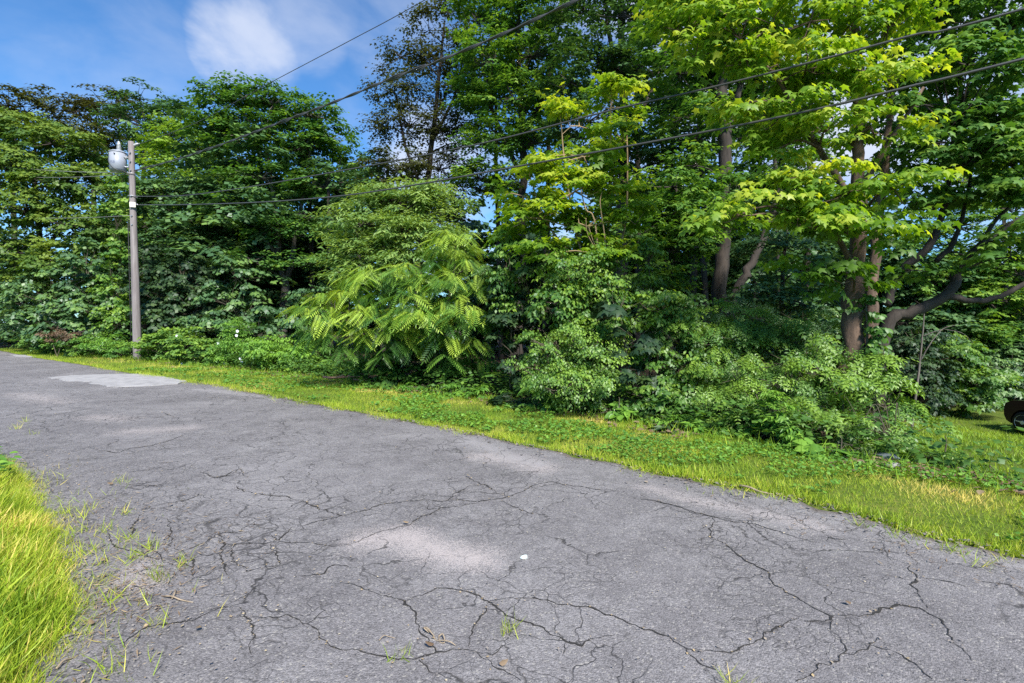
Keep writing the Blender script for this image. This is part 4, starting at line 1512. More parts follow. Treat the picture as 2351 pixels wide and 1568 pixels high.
# --- the wood's depth: dark growth far behind everything
def woodland():
    rg = np.random.default_rng(77)
    L = Leaves(); wood = Geo()
    tot = 0
    for i in range(700):
        s = rg.uniform(-22, 66)
        n = rg.uniform(19, 32) if s < 26 else rg.uniform(10, 24)
        x, y = xy(s, n)
        if y < 8 or (x / y > .55 and y < 25) or abs(x) > 1.06 * y + 1: continue
        z0 = gz(x, y)
        top = rg.uniform(5.5, 9.5) if s < 26 else rg.uniform(8, 11.5)
        for k in range(3):
            c = (x + rg.normal(0, .8), y + rg.normal(0, .8), z0 + rg.uniform(.8, top))
            tot += fill_clump(L, rg, None, c, (rg.uniform(1.4, 2.4), rg.uniform(1.4, 2.4), rg.uniform(.9, 1.6)), .26, shape_area(KITE), 8, 1.1, min(.6, max(.2, .0115 * y)), .3 + .2 * rg.random(), 5, tuft_r=.8, jit=.5)
    for i in range(130):
        y = rg.uniform(25, 40); x = y * rg.uniform(.5, 1.25)
        z0 = gz(x, y)
        for k in range(3):
            tot += fill_clump(L, rg, None, (x, y, z0 + (.9, 3.0, 5.6)[k] + rg.normal(0, .5)), (1.9, 1.9, 1.3), .26, shape_area(KITE), 8, 1.1, min(.6, max(.2, .0115 * y)), .3 + .2 * rg.random(), 5, tuft_r=.8, jit=.5)
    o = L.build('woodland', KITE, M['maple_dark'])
    tag(o, 'dark mass of leaves deep in the wood behind the nearer trees', 'wood', kind='stuff')


woodland()

# thin trunks standing in the shade of the wood
rgb = np.random.default_rng(9)
for i, (px, Y, r, top, lean) in enumerate([(1585, 19, .14, 130, 25), (1622, 18, .11, 250, -12), (1535, 21, .13, 60, 10), (1730, 20, .12, 200, 20), (1790, 18.5, .09, 250, -15), (1850, 21, .13, 180, 12),
                                           (1470, 20, .14, 150, -10), (1250, 22, .13, 120, 10), (1150, 23, .11, 120, -14), (880, 24, .12, 390, 12), (760, 25, .10, 430, -8), (820, 23, .09, 440, 15), (720, 27, .13, 340, -15), (590, 30, .12, 300, 10)]):
    words = ['slim dark trunk second behind the big double trunk', 'leaning dark trunk close to the left of the big double trunk', 'straight trunk in the shade left of the big double trunk', 'dark trunk seen just right of the double trunk',
             'thin pole-like trunk between the double trunk and the bright maple', 'shaded trunk left of the ivy-clad maple trunk', 'dark trunk above the rose tangle', 'tall trunk behind the young bright maple',
             'thin leaning trunk behind the pale ash', 'slim trunk left behind the pale ash crown', 'thin grey trunk right of the forked grey maple', 'thin trunk between the forked maple and the pale ash', 'grey trunk just beside the forked grey maple',
             'slender trunk left of the forked grey maple'][i]
    plant('forest_tree', words, 'tree', (px, Y), [[(px, 780, Y, r), (px + lean * .3, 600, Y, r * .9), (px + lean * .7, 420, Y, r * .75), (px + lean, top, Y, r * .45)]],
          [(px + lean, top, Y, 70, 55), (px + lean - 45, top + 70, Y, 60, 40), (px + lean + 50, top + 90, Y + .5, 60, 40), (px + lean * .5, top + 190, Y, 55, 30)],
          KITE, 'maple_dark', .19, .7, 8, .6, 5, .42, group=G_TREES, seed=200 + i, twig=True, tuft_r=.6)

# --- far left skyline
SKY = [('tall brown-silhouetted maple at the far left of the skyline', 30, 40, [(20, 250, 75, 45), (-50, 270, 70, 50), (105, 245, 55, 40), (30, 310, 90, 50), (-30, 360, 90, 60)], 'silhouette_brown'),
       ('dark skyline tree above and left of the transformer', 215, 39, [(170, 258, 50, 35), (235, 238, 55, 32), (290, 270, 55, 40), (200, 310, 80, 45), (270, 340, 80, 50)], 'silhouette_brown'),
       ('rounded dark tree rising directly behind the pole top', 330, 37, [(320, 228, 50, 30), (375, 262, 55, 40), (330, 290, 75, 45), (420, 300, 50, 40), (380, 350, 80, 50)], 'maple_dark')]
for i, (lab, px, Y, cl, mt) in enumerate(SKY):
    plant('skyline_tree', lab, 'tree', (px, Y), [[(px, 790, Y, .25), (px + 5, 600, Y, .2), (px, 420, Y, .15), (px + 6, 290, Y, .07)]], [(a, b, Y, c, d) for a, b, c, d in cl],
          MAPLE4, mt, .29, .8, 7, .95, 5, .42, group=G_TREES, seed=10 + i, tuft_r=.85, inner=.15)
plant('maple_tree', 'yellow green maple lit between the pole and the forked grey maple', 'tree', (430, 33), [[(430, 790, 33, .22), (425, 560, 33, .17), (430, 330, 33, .08)]],
      [(395, 330, 33, 60, 50), (460, 350, 32.5, 70, 60), (520, 330, 33, 50, 45), (430, 430, 32, 85, 60), (500, 450, 32, 70, 60), (370, 410, 32, 50, 60), (340, 480, 31, 50, 60)],
      KITE, 'maple_mid', .2, 1.4, 9, .8, 6, .78, group=G_TREES, seed=21, tuft_r=.8, tip=.15)
plant('locust_tree', 'light green feathery tree at the far left with sunlit layered foliage', 'tree', (90, 30), [[(90, 800, 30, .2), (95, 640, 30, .17), (85, 480, 30, .12), (80, 330, 30, .06)]],
      [(50, 300, 30, 70, 40), (120, 330, 29.5, 65, 38), (190, 345, 29.5, 50, 40), (30, 390, 29, 80, 45), (130, 420, 28.5, 80, 42), (215, 430, 29, 60, 45), (240, 520, 28, 55, 50), (60, 490, 28, 85, 45),
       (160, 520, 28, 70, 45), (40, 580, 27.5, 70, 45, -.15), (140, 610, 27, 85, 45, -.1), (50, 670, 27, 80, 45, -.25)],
      KITE, 'locust', .18, 1.7, 12, .8, 6, .42, group=G_TREES, seed=23, tuft_r=.75, tip=.55, droop=.3, hang=.5)
plant('maple_tree', 'dark green maple hanging over the bushes right of the pole', 'tree', (420, 27), [[(420, 790, 27, .2), (430, 640, 27, .17), (440, 480, 27, .1)]],
      [(400, 450, 27, 80, 50), (470, 500, 26.5, 90, 50), (380, 540, 26, 70, 45), (450, 580, 25.5, 100, 40), (550, 530, 26, 80, 40), (530, 440, 27, 80, 50), (560, 600, 25.5, 70, 35), (340, 470, 27, 50, 60)],
      KITE, 'maple_dark', .19, 1.5, 9, .75, 6, .4, group=G_TREES, seed=25, tuft_r=.75, tip=.2)
plant('maple_tree', 'forked grey-barked maple standing against the sky left of centre', 'tree', (650, 26),
      [[(648, 790, 26, .22), (652, 700, 26, .2), (655, 655, 26, .19), (640, 590, 26, .14), (632, 480, 26, .11), (610, 330, 26, .06)], [(656, 660, 26, .14), (668, 600, 26, .12), (690, 480, 26, .09), (715, 330, 26, .05)],
       [(640, 590, 26, .09), (600, 540, 25.6, .07), (560, 480, 25.5, .04)]],
      [(500, 225, 26, 60, 40), (565, 225, 26, 60, 38), (630, 240, 26, 70, 40), (710, 265, 26, 60, 45), (760, 320, 26, 50, 45), (590, 310, 26, 85, 50), (680, 345, 26, 85, 55), (780, 385, 26, 38, 45), (500, 300, 26, 60, 50),
       (600, 410, 25.5, 70, 35), (720, 430, 25.5, 60, 35), (540, 480, 25, 70, 28, .1), (650, 530, 25, 80, 24), (720, 600, 24.5, 60, 22), (580, 600, 24, 50, 22)],
      KITE, 'maple_mid', .175, 1.35, 9, .7, 6, .34, 'bark_pale', group=G_TREES, seed=27, tuft_r=.7)
plant('oak_tree', 'sparse tree of brown-silhouetted leaves showing sky through its crown, centre top', 'tree', (960, 22),
      [[(955, 790, 22, .2), (962, 600, 22, .17), (980, 420, 22, .13), (1000, 250, 22, .09), (1020, 60, 22, .04)], [(975, 450, 22, .08), (930, 330, 22, .06), (910, 220, 22, .03)], [(990, 330, 22, .07), (1050, 200, 22, .05), (1070, 60, 22, .03)],
       [(965, 560, 22, .06), (900, 470, 22, .05), (870, 400, 22, .03)]],
      [(920, 130, 22, 45, 30), (900, 205, 22, 45, 35), (950, 200, 22, 50, 40), (880, 290, 22, 40, 32), (940, 290, 22, 60, 40), (870, 370, 22, 38, 30), (930, 380, 22, 55, 35), (985, 70, 22, 40, 35), (1030, 30, 22, 45, 40),
       (1000, 150, 22, 55, 45), (1050, 220, 22, 60, 50), (1020, 300, 22, 60, 40), (1010, 390, 22, 65, 40), (1080, 120, 22, 50, 60), (860, 440, 22, 40, 30), (1020, 450, 22, 60, 30), (1080, 430, 21.5, 50, 36), (1000, 500, 21.5, 60, 30), (1080, 330, 22, 55, 45), (960, 460, 22, 60, 30)],
      MAPLE4, 'silhouette_brown', .135, .85, 7, .6, 6, .5, group=G_TREES, seed=31, tuft_r=.6, inner=.2)
plant('maple_tree', 'tall green tree with dark limbs behind the young bright maple', 'tree', (1190, 20),
      [[(1190, 790, 20, .22), (1195, 560, 20, .18), (1200, 330, 20, .13), (1190, 100, 20, .08), (1195, -60, 20, .04)], [(1195, 400, 20, .1), (1130, 250, 20, .07), (1100, 100, 20, .04)], [(1198, 330, 20, .1), (1260, 180, 20, .07), (1290, 20, 20, .04)]],
      [(1100, 50, 20, 60, 60), (1170, 20, 20, 70, 60), (1250, 40, 20, 80, 60), (1130, 140, 19.5, 75, 55), (1220, 130, 19.5, 80, 55), (1100, 230, 20, 60, 50), (1180, 230, 19.5, 80, 50), (1270, 230, 19.5, 60, 50), (1130, 320, 19.5, 65, 45),
       (1220, 330, 19.5, 70, 45), (1100, 410, 20, 60, 40), (1190, 420, 20, 60, 40)],
      MAPLE4, 'maple_mid', .165, 1.35, 9, .65, 6, .48, group=G_TREES, seed=33, tuft_r=.65)
plant('maple_tree', 'dark-stemmed tall tree at the top of the picture right of centre', 'tree', (1420, 18),
      [[(1425, 790, 18, .24), (1430, 500, 18, .2), (1432, 250, 18, .15), (1425, 80, 18, .11), (1430, -80, 18, .07)], [(1432, 230, 18, .1), (1400, 90, 18, .07), (1385, -40, 18, .04)], [(1430, 330, 18, .08), (1500, 200, 18, .06), (1540, 80, 18, .03)]],
      [(1340, 30, 18, 70, 55), (1430, 40, 17.5, 70, 60), (1500, 30, 18, 60, 55), (1370, 140, 17.5, 80, 50), (1470, 150, 17.5, 75, 55), (1310, 190, 17.5, 65, 50), (1350, 280, 17, 80, 50), (1470, 270, 17, 80, 50), (1520, 370, 17, 80, 50), (1420, 370, 17, 70, 45), (1310, 320, 17, 50, 50)],
      MAPLE4, 'maple_dark', .16, 1.2, 9, .62, 6, .42, group=G_TREES, seed=35, tuft_r=.6)
plant('oak_tree', 'large double-trunked tree with ridged brown bark right of centre', 'tree', (1655, 14.5),
      [[(1655, 800, 14.5, .24), (1654, 700, 14.5, .205), (1660, 560, 14.5, .185), (1664, 430, 14.5, .175), (1662, 300, 14.5, .165), (1655, 150, 14.5, .13), (1650, -40, 14.5, .09)],
       [(1665, 745, 14.6, .13), (1695, 660, 14.8, .12), (1735, 585, 15, .11), (1775, 480, 15.2, .09), (1800, 330, 15.3, .06)], [(1664, 330, 14.5, .1), (1700, 200, 14.6, .08), (1730, 60, 14.7, .05)]],
      [(1560, 60, 14.5, 80, 60), (1640, 40, 14.5, 90, 60), (1730, 60, 14.8, 90, 60), (1560, 170, 14.5, 70, 55), (1640, 170, 15, 70, 55), (1720, 190, 15, 80, 55), (1800, 160, 15, 80, 70), (1570, 270, 14.8, 60, 45), (1730, 310, 15.2, 80, 45), (1650, 250, 13.8, 50, 30), (1640, 500, 13.6, 50, 20), (1690, 420, 13.9, 40, 24), (1600, 380, 14, 60, 34), (1760, 430, 15.4, 70, 40), (1850, 430, 15.4, 70, 40), (1820, 320, 15.3, 70, 50)],
      MAPLE4, 'maple_mid', .155, 1.3, 9, .6, 6, .4, 'bark', group=G_TREES, seed=37, tuft_r=.6)
plant('understory_maple', 'small layered maple in the shade left of the big double trunk', 'tree', (1545, 13.2),
      [[(1545, 800, 13.2, .06), (1540, 650, 13.2, .05), (1550, 500, 13.2, .035), (1555, 400, 13.2, .02)]],
      [(1545, 430, 13.2, 90, 35), (1590, 470, 13.2, 70, 30), (1510, 500, 13, 90, 30), (1570, 540, 13, 80, 30), (1520, 580, 12.8, 80, 30), (1470, 540, 12.6, 60, 40), (1500, 640, 12.5, 70, 30)],
      MAPLE4, 'maple_mid', .14, 1.6, 9, .6, 6, .38, group=G_TREES, seed=39, tuft_r=.55, flat=.5, tip=.15)
plant('understory_maple', 'low shaded maple between the double trunk and the bright right-hand maple', 'tree', (1800, 13),
      [[(1800, 820, 13, .06), (1795, 650, 13, .05), (1810, 520, 13, .03)]],
      [(1790, 560, 13, 70, 28), (1840, 620, 12.5, 70, 25), (1770, 680, 12, 60, 25), (1850, 700, 11.5, 70, 30), (1730, 740, 11.5, 70, 30)],
      MAPLE4, 'maple_dark', .14, 1.4, 8, .6, 5, .4, group=G_TREES, seed=41, tuft_r=.55, flat=.5)
plant('ash_tree', 'pale green ash with a broad rounded crown left of centre', 'tree', (905, 15.5),
      [[(905, 800, 15.5, .13), (900, 680, 15.5, .11), (915, 560, 15.5, .07), (930, 470, 15.5, .04)], [(902, 670, 15.5, .07), (850, 600, 15.3, .05), (820, 540, 15.2, .03)], [(905, 640, 15.5, .07), (970, 570, 15.4, .05), (1010, 530, 15.4, .03)]],
      [(890, 460, 15.5, 60, 35), (950, 480, 15.5, 60, 38), (840, 510, 15.2, 60, 40), (910, 530, 15, 80, 40), (1000, 530, 15.2, 60, 45), (1040, 590, 15.2, 50, 40), (800, 570, 15, 45, 40), (870, 590, 14.8, 80, 40), (960, 590, 14.8, 80, 42), (780, 500, 15.4, 34, 36), (775, 600, 14.8, 30, 36), (860, 450, 15.6, 40, 28), (1010, 460, 15.6, 50, 30), (790, 640, 14.5, 45, 40), (870, 650, 14.5, 70, 35), (950, 440, 15.6, 40, 25)],
      LANCE4, 'pale', .18, 1.5, 11, .6, 6, .55, group=G_TREES, seed=43, tuft_r=.5, tip=.25, hang=.1)

plant('maple_tree', 'dark tree closing the view where the road leaves the picture at the left', 'tree', (20, 34), [[(20, 800, 34, .2), (25, 700, 34, .16), (20, 600, 34, .1)]],
      [(-20, 560, 34, 70, 50), (50, 600, 34, 60, 45), (0, 660, 33, 70, 45), (60, 690, 32, 60, 45), (-10, 730, 31, 60, 40), (50, 750, 30, 60, 35), (-60, 700, 33, 60, 60), (10, 780, 29.5, 50, 22)], KITE, 'maple_dark', .2, 1.6, 9, .75, 6, .42, group=G_TREES, seed=24, tuft_r=.75, tip=.2)

# --- climbers and bushes of the left half
LEFT = [('dark vine-draped bush between the road end and the pole', 'viny_bush', (190, 24.5), [(200, 640, 25, 55, 60), (150, 700, 25, 70, 50), (220, 720, 24, 70, 50), (90, 740, 25, 60, 45), (170, 770, 24, 70, 35), (60, 700, 26, 60, 60)], 'maple_dark', .42),
        ('tall leafy vine column climbing just left of the pole', 'climbing_vine', (272, 23.2), [(270, 520, 24, 22, 50), (275, 600, 23.7, 24, 50), (268, 680, 23.5, 32, 50), (275, 750, 23, 40, 45), (285, 440, 24.5, 18, 50)], 'maple_mid', .5),
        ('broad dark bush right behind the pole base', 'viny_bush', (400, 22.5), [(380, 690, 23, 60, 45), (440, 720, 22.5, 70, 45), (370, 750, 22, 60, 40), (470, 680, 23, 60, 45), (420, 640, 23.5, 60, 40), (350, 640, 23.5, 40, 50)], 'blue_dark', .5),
        ('vine-hung sapling thicket right of the broad dark bush', 'viny_bush', (545, 21.5), [(545, 640, 22, 45, 50), (560, 720, 21.5, 55, 50), (510, 760, 21, 60, 40), (590, 770, 20.5, 45, 35), (520, 700, 22, 50, 40)], 'maple_dark', .42),
        ('shaded undergrowth at the foot of the forked grey maple', 'undergrowth_bush', (660, 21), [(640, 780, 21, 60, 35), (710, 760, 20.5, 50, 30), (690, 720, 22, 50, 28), (740, 690, 21, 45, 28)], 'maple_dark', .35)]
for i, (lab, nm, b, cl, mt, tn) in enumerate(LEFT):
    plant(nm, lab, 'vine' if 'vine' == nm.split('_')[-1] else 'bush', b, [[(b[0], 800, b[1], .03), (b[0] + 6, 760, b[1], .02), (b[0] - 4, 720, b[1], .012)]], cl, KITE, mt, .17, 1.7, 9, .55, 6, tn, 'twig',
          G_SHRUBS, seed=50 + i, ragged=.5, droop=.35, tuft_r=.45, hang=.7, tip=.2, flat=1.4)

# --- low plants along the foot of the wood on the left
LOW = [('grey green bank of weeds at the far left end of the verge', (150, 22.8), [(110, 790, 24, 45, 18), (160, 795, 23, 45, 20), (210, 800, 22.3, 45, 20)], 'shrub', .35),
       ('low leafy weeds immediately left of the pole foot', (255, 21.6), [(245, 800, 21.8, 40, 22), (285, 808, 21.4, 30, 16)], 'weed', .38),
       ('bright weeds immediately right of the pole foot', (365, 20.3), [(350, 800, 20.8, 32, 22), (390, 805, 20.2, 40, 26), (380, 780, 20.8, 30, 20)], 'shrub', .55),
       ('mound of pale-flowered bindweed in the left verge', (450, 19), [(430, 800, 19.5, 45, 30), (470, 815, 18.7, 45, 26), (410, 790, 20, 30, 24)], 'shrub', .5),
       ('narrow upright bindweed stack with white blooms', (548, 18.2), [(548, 770, 18.6, 16, 28), (550, 810, 18.2, 30, 28), (520, 830, 17.8, 35, 18)], 'weed', .5),
       ('leafy green pokeweed clump, brightest of the left verge', (640, 16.6), [(620, 815, 17, 35, 28), (660, 830, 16.5, 55, 32), (700, 820, 16.6, 40, 28), (605, 800, 17.2, 22, 22)], 'weed', .6),
       ('small grey green weeds just right of the pokeweed clump', (745, 15.6), [(735, 850, 15.8, 40, 22), (700, 865, 15.3, 30, 14), (780, 862, 15.3, 30, 16)], 'shrub', .4)]
for i, (lab, b, cl, mt, tn) in enumerate(LOW):
    plant('weed_clump', lab, 'weeds', b, [], cl, LANCE4 if mt == 'weed' else OVAL6, mt, .17 if i == 5 else .12, 1.8, 8, .35, 6, tn, 'twig', 'weed clumps along the verge', seed=70 + i, fit=True, ragged=.6, tuft_r=.32, tip=.3, hang=.35, rz=.8,
          singles=60 if i == 5 else 0, crown_name='foliage', trunk_name='stem', jit=.45)


plant('dead_weeds', 'rusty brown dead weeds at the far left above the verge', 'weeds', (130, 22), [], [(112, 768, 22, 22, 12), (140, 772, 21.8, 26, 12)], LANCE4, 'dry', .14, 1.0, 7, .35, 5, .15, 'twig', seed=79, fit=True, ragged=.5, crown_name='foliage', tuft_r=.3)


def flowers():
    rg = np.random.default_rng(3)
    k = 0
    for (px, py, Y) in ((390, 776, 19.9), (407, 771, 19.6), (418, 836, 18.3), (502, 788, 18.0), (544, 770, 18.0), (546, 760, 18.1), (553, 823, 17.6), (556, 830, 17.5), (595, 808, 16.9), (583, 820, 16.8), (516, 833, 17.6)):
        c = at(px, py, Y - .35)
        V = [c]; T = []
        for j in range(10):
            a = j * 2 * math.pi / 10
            V.append(c + Vector((math.cos(a) * .05, -.03, math.sin(a) * .05)))
        T = [(0, 1 + j, 1 + (j + 1) % 10) for j in range(10)]
        me = raw_mesh('bindweed_flower', np.array([list(v) for v in V]), np.array(T))
        o = link('bindweed_flower', me, None, M['flower'])
        tag(o, 'small white trumpet flower among the verge bindweed', 'flower', 'white bindweed flowers in the left verge')


flowers()

# --- centre
plant('walnut_sapling', 'spreading young tree with long feathered leaves and bright tips, centre', 'tree', (998, 12.1),
      [[(998, 890, 12.1, .075), (1000, 820, 12.1, .065), (985, 740, 12.1, .055), (965, 680, 12.1, .04), (950, 630, 12, .025)], [(992, 780, 12.1, .05), (1030, 690, 12, .04), (1045, 610, 12, .02)],
       [(988, 760, 12.1, .045), (900, 730, 11.9, .035), (800, 720, 11.7, .025), (730, 715, 11.6, .015)], [(996, 790, 12.1, .04), (1070, 720, 11.9, .03), (1120, 690, 11.8, .02)]],
      [(1045, 565, 12.1, 36, 24, .15), (1005, 600, 12.1, 40, 24, .1), (950, 630, 12, 46, 24, .1), (1085, 620, 11.9, 40, 26), (880, 640, 11.9, 40, 22, .1), (820, 655, 11.9, 36, 20, .1), (1010, 660, 11.7, 60, 30), (910, 690, 11.6, 60, 28), (1120, 670, 11.8, 36, 30),
       (770, 690, 11.7, 36, 22), (720, 712, 11.6, 26, 14, .1), (745, 745, 11.5, 30, 20), (840, 735, 11.5, 50, 28), (960, 740, 11.4, 60, 32), (1060, 730, 11.5, 60, 36), (1130, 730, 11.8, 30, 34), (1000, 790, 11.5, 50, 28), (890, 780, 11.5, 50, 26), (1080, 800, 11.6, 40, 26), (790, 775, 11.6, 36, 20)],
      FROND, 'frond', .42, 1.7, 3, .32, 3, .34, group=None, seed=81, droop=.25, tuft_r=.32, hang=.3, ragged=.4, singles=290, single_name='frond', tip=.85, jit=.4, twig=False, inner=.1, min_px=9)
plant('maple_sapling', 'low dark maple leaves filling in beneath the feather-leaved tree', 'tree', (960, 12.6),
      [[(960, 880, 12.6, .03), (955, 830, 12.6, .02), (950, 780, 12.6, .012)]],
      [(940, 830, 12.6, 80, 30), (870, 840, 12.6, 55, 26), (1020, 850, 12.4, 70, 26), (1080, 830, 12.4, 50, 30), (920, 870, 12.2, 60, 14), (1000, 790, 13, 90, 30)], MAPLE10, 'maple_mid', .12, 1.5, 8, .45, 6, .33, 'twig', G_SHRUBS, seed=83, tuft_r=.4)
plant('maple_sapling', 'young maple with bright yellow green layers and golden shoots, right of centre', 'tree', (1385, 10.8),
      [[(1385, 850, 10.8, .05), (1385, 700, 10.8, .045), (1395, 560, 10.8, .035), (1400, 400, 10.8, .025), (1403, 200, 10.8, .012), (1402, 168, 10.8, .008)], [(1385, 720, 10.8, .035), (1330, 560, 10.7, .028), (1300, 400, 10.7, .02), (1285, 250, 10.7, .01)],
       [(1388, 680, 10.8, .03), (1435, 520, 10.7, .022), (1440, 330, 10.8, .014), (1432, 190, 10.8, .008)], [(1370, 650, 10.8, .03), (1260, 520, 10.6, .02), (1215, 400, 10.6, .01)]],
      [(1402, 185, 10.8, 14, 22, .3), (1430, 200, 10.8, 14, 20, .2), (1400, 250, 10.8, 36, 36), (1330, 290, 10.8, 50, 38), (1285, 250, 10.8, 22, 30, .15), (1430, 320, 10.7, 55, 40), (1340, 360, 10.6, 75, 38), (1225, 365, 10.7, 30, 26, .15), (1250, 400, 10.6, 55, 36), (1420, 410, 10.6, 65, 38), (1320, 440, 10.4, 90, 38),
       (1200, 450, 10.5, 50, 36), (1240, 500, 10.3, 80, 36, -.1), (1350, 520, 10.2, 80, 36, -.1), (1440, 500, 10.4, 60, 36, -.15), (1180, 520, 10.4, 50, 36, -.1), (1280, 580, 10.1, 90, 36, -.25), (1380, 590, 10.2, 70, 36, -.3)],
      MAPLE10, 'maple_bright', .135, 1.35, 9, .5, 6, .68, 'cane', seed=85, hang=.5, tuft_r=.42, flat=.6, singles=300, tip=.2, inner=.2)
plant('dead_vine', 'bare tan vine stems hanging in front of the young bright maple', 'vine', (1395, 10.1),
      [[(1395, 610, 10, .014), (1370, 540, 10, .016), (1345, 480, 10, .014), (1330, 420, 10.1, .01)], [(1393, 605, 10, .012), (1388, 540, 9.95, .013), (1378, 470, 10, .012), (1382, 440, 10, .008)], [(1380, 590, 10, .006), (1350, 540, 10, .007), (1345, 500, 10, .005)],
       [(1392, 590, 10, .005), (1365, 560, 9.9, .006), (1352, 520, 9.9, .004)]],
      [], KITE, 'dry', .05, .3, 3, .2, 3, .4, 'cane', seed=86, tuft_r=.15, limbs=False)
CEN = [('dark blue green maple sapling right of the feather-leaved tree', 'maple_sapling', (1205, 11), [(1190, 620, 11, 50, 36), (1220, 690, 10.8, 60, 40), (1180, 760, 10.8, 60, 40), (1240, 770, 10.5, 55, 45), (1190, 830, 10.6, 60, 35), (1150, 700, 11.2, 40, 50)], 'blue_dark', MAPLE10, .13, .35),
       ('tall mound of creeper beneath the young bright maple', 'creeper_mound', (1330, 9.7), [(1330, 640, 9.8, 65, 42), (1285, 700, 9.6, 65, 42), (1370, 690, 9.6, 55, 45), (1400, 760, 9.5, 50, 40), (1340, 760, 9.5, 55, 35)], 'maple_mid', OVAL4, .072, .42),
       ('light green rounded bush beside the verge, right of centre', 'honeysuckle_bush', (1310, 8.9), [(1290, 810, 9, 70, 36), (1350, 820, 8.9, 55, 36), (1260, 870, 8.8, 50, 36), (1320, 890, 8.6, 80, 40), (1380, 870, 8.8, 45, 40)], 'shrub', OVAL4, .058, .55),
       ('drooping broad-leaved dark vine right of the rounded bush', 'broadleaf_vine', (1440, 8.9), [(1420, 720, 9, 45, 34), (1460, 780, 8.8, 45, 40), (1440, 850, 8.8, 42, 36), (1480, 900, 8.6, 40, 34)], 'blue_dark', MAPLE10, .15, .42),
       ('mid green bush of small leaves left of the rose thicket', 'honeysuckle_bush', (1550, 9), [(1530, 720, 9.5, 60, 40), (1560, 790, 9.2, 70, 40), (1510, 850, 8.9, 60, 40), (1590, 860, 8.8, 60, 40), (1550, 920, 8.4, 70, 36), (1490, 940, 8.4, 50, 24)], 'maple_mid', OVAL4, .085, .4)]
for i, (lab, nm, b, cl, mt, sh, sz, tn) in enumerate(CEN):
    plant(nm, lab, 'vine' if nm == 'broadleaf_vine' else ('tree' if 'sapling' in nm else 'bush'), b, [[(b[0], 900, b[1], .03), (b[0] + 5, 850, b[1], .02), (b[0] - 6, 790, b[1], .01)]],
          cl, sh, mt, sz, 1.8, 9, .36, 6, tn, 'twig', G_SHRUBS, seed=90 + i, fit=True, ragged=1.1, droop=.4, tuft_r=.32, hang=.5, tip=.3, singles=150 if i in (2, 3) else 70, flat=1.2)

for i, (lab, b, cl, mt, tn) in enumerate([('strand of creeper hanging from the young bright maple over the mound', (1385, 9.9), [(1395, 600, 9.9, 20, 30), (1385, 660, 9.8, 16, 40), (1392, 730, 9.7, 20, 36)], 'shrub', .45),
                                         ('climbing vine draped down the dark sapling beside the feather-leaved tree', (1170, 10.7), [(1165, 580, 10.8, 22, 30), (1160, 650, 10.7, 18, 40), (1172, 730, 10.6, 18, 40)], 'maple_mid', .4),
                                         ('leafy vine hanging left of the double trunk', (1490, 10.6), [(1490, 600, 10.6, 26, 36), (1480, 680, 10.4, 22, 36), (1500, 740, 10.2, 26, 30)], 'maple_mid', .42)]):
    plant('climbing_vine', lab, 'vine', b, [[(b[0], 860, b[1], .015), (b[0] + 4, 720, b[1], .012), (b[0], 600, b[1], .008)]], cl, OVAL4, mt, .09, 1.7, 8, .34, 5, tn, 'twig', seed=210 + i, hang=.8, tuft_r=.24, ragged=.6, rz=.25, tip=.25)

# --- rose thicket: arching canes of small compound leaves
ROSE = [('arching rose thicket in front of the double trunk', (1680, 8.7), [(1640, 800, 9, 70, 40), (1720, 790, 9, 75, 38), (1680, 860, 8.6, 85, 40), (1760, 850, 8.6, 70, 40), (1640, 920, 8.3, 60, 40), (1600, 775, 9, 30, 26), (1690, 740, 9, 26, 30), (1745, 745, 9.1, 22, 22)], 'maple_mid', .42),
        ('sprawling rose bush left of the ivy-clad trunk', (1830, 8.0), [(1800, 780, 8.8, 60, 40), (1850, 840, 8.2, 70, 42), (1800, 900, 7.8, 80, 42), (1880, 910, 7.6, 70, 40)], 'shrub', .35),
        ('light rose bush with pale tips above the verge, right', (1720, 7.6), [(1700, 930, 7.7, 60, 40), (1760, 960, 7.4, 70, 40), (1680, 980, 7.5, 45, 30), (1820, 970, 7.2, 60, 40), (1690, 870, 7.8, 24, 30, .2), (1770, 890, 7.5, 24, 26, .2), (1735, 905, 7.4, 22, 20, .25)], 'shrub', .55),
        ('low leafy bush at the foot of the ivy-clad trunk', (1945, 6.9), [(1930, 910, 7.3, 80, 40), (1900, 970, 6.9, 80, 40), (1980, 980, 6.7, 70, 46), (2010, 910, 7.3, 60, 50), (2030, 850, 7.3, 14, 40, .15), (1955, 875, 7.2, 24, 22, .1), (1880, 860, 7.4, 24, 26, .1)], 'shrub', .52),
        ('leafy bush at the right end of the thicket overlooking the lawn', (2050, 6.3), [(2040, 940, 6.8, 60, 40), (2050, 1000, 6.3, 50, 36), (2000, 1040, 6.2, 60, 22), (2085, 1050, 6.2, 26, 16)], 'shrub', .45),
        ('dim bramble in the shade between the thicket and the double trunk', (1740, 10.4), [(1700, 730, 10.6, 70, 30), (1780, 760, 10.2, 70, 32), (1620, 740, 10.8, 60, 30), (1850, 760, 10, 60, 30), (1900, 820, 9.4, 40, 40)], 'maple_dark', .45)]
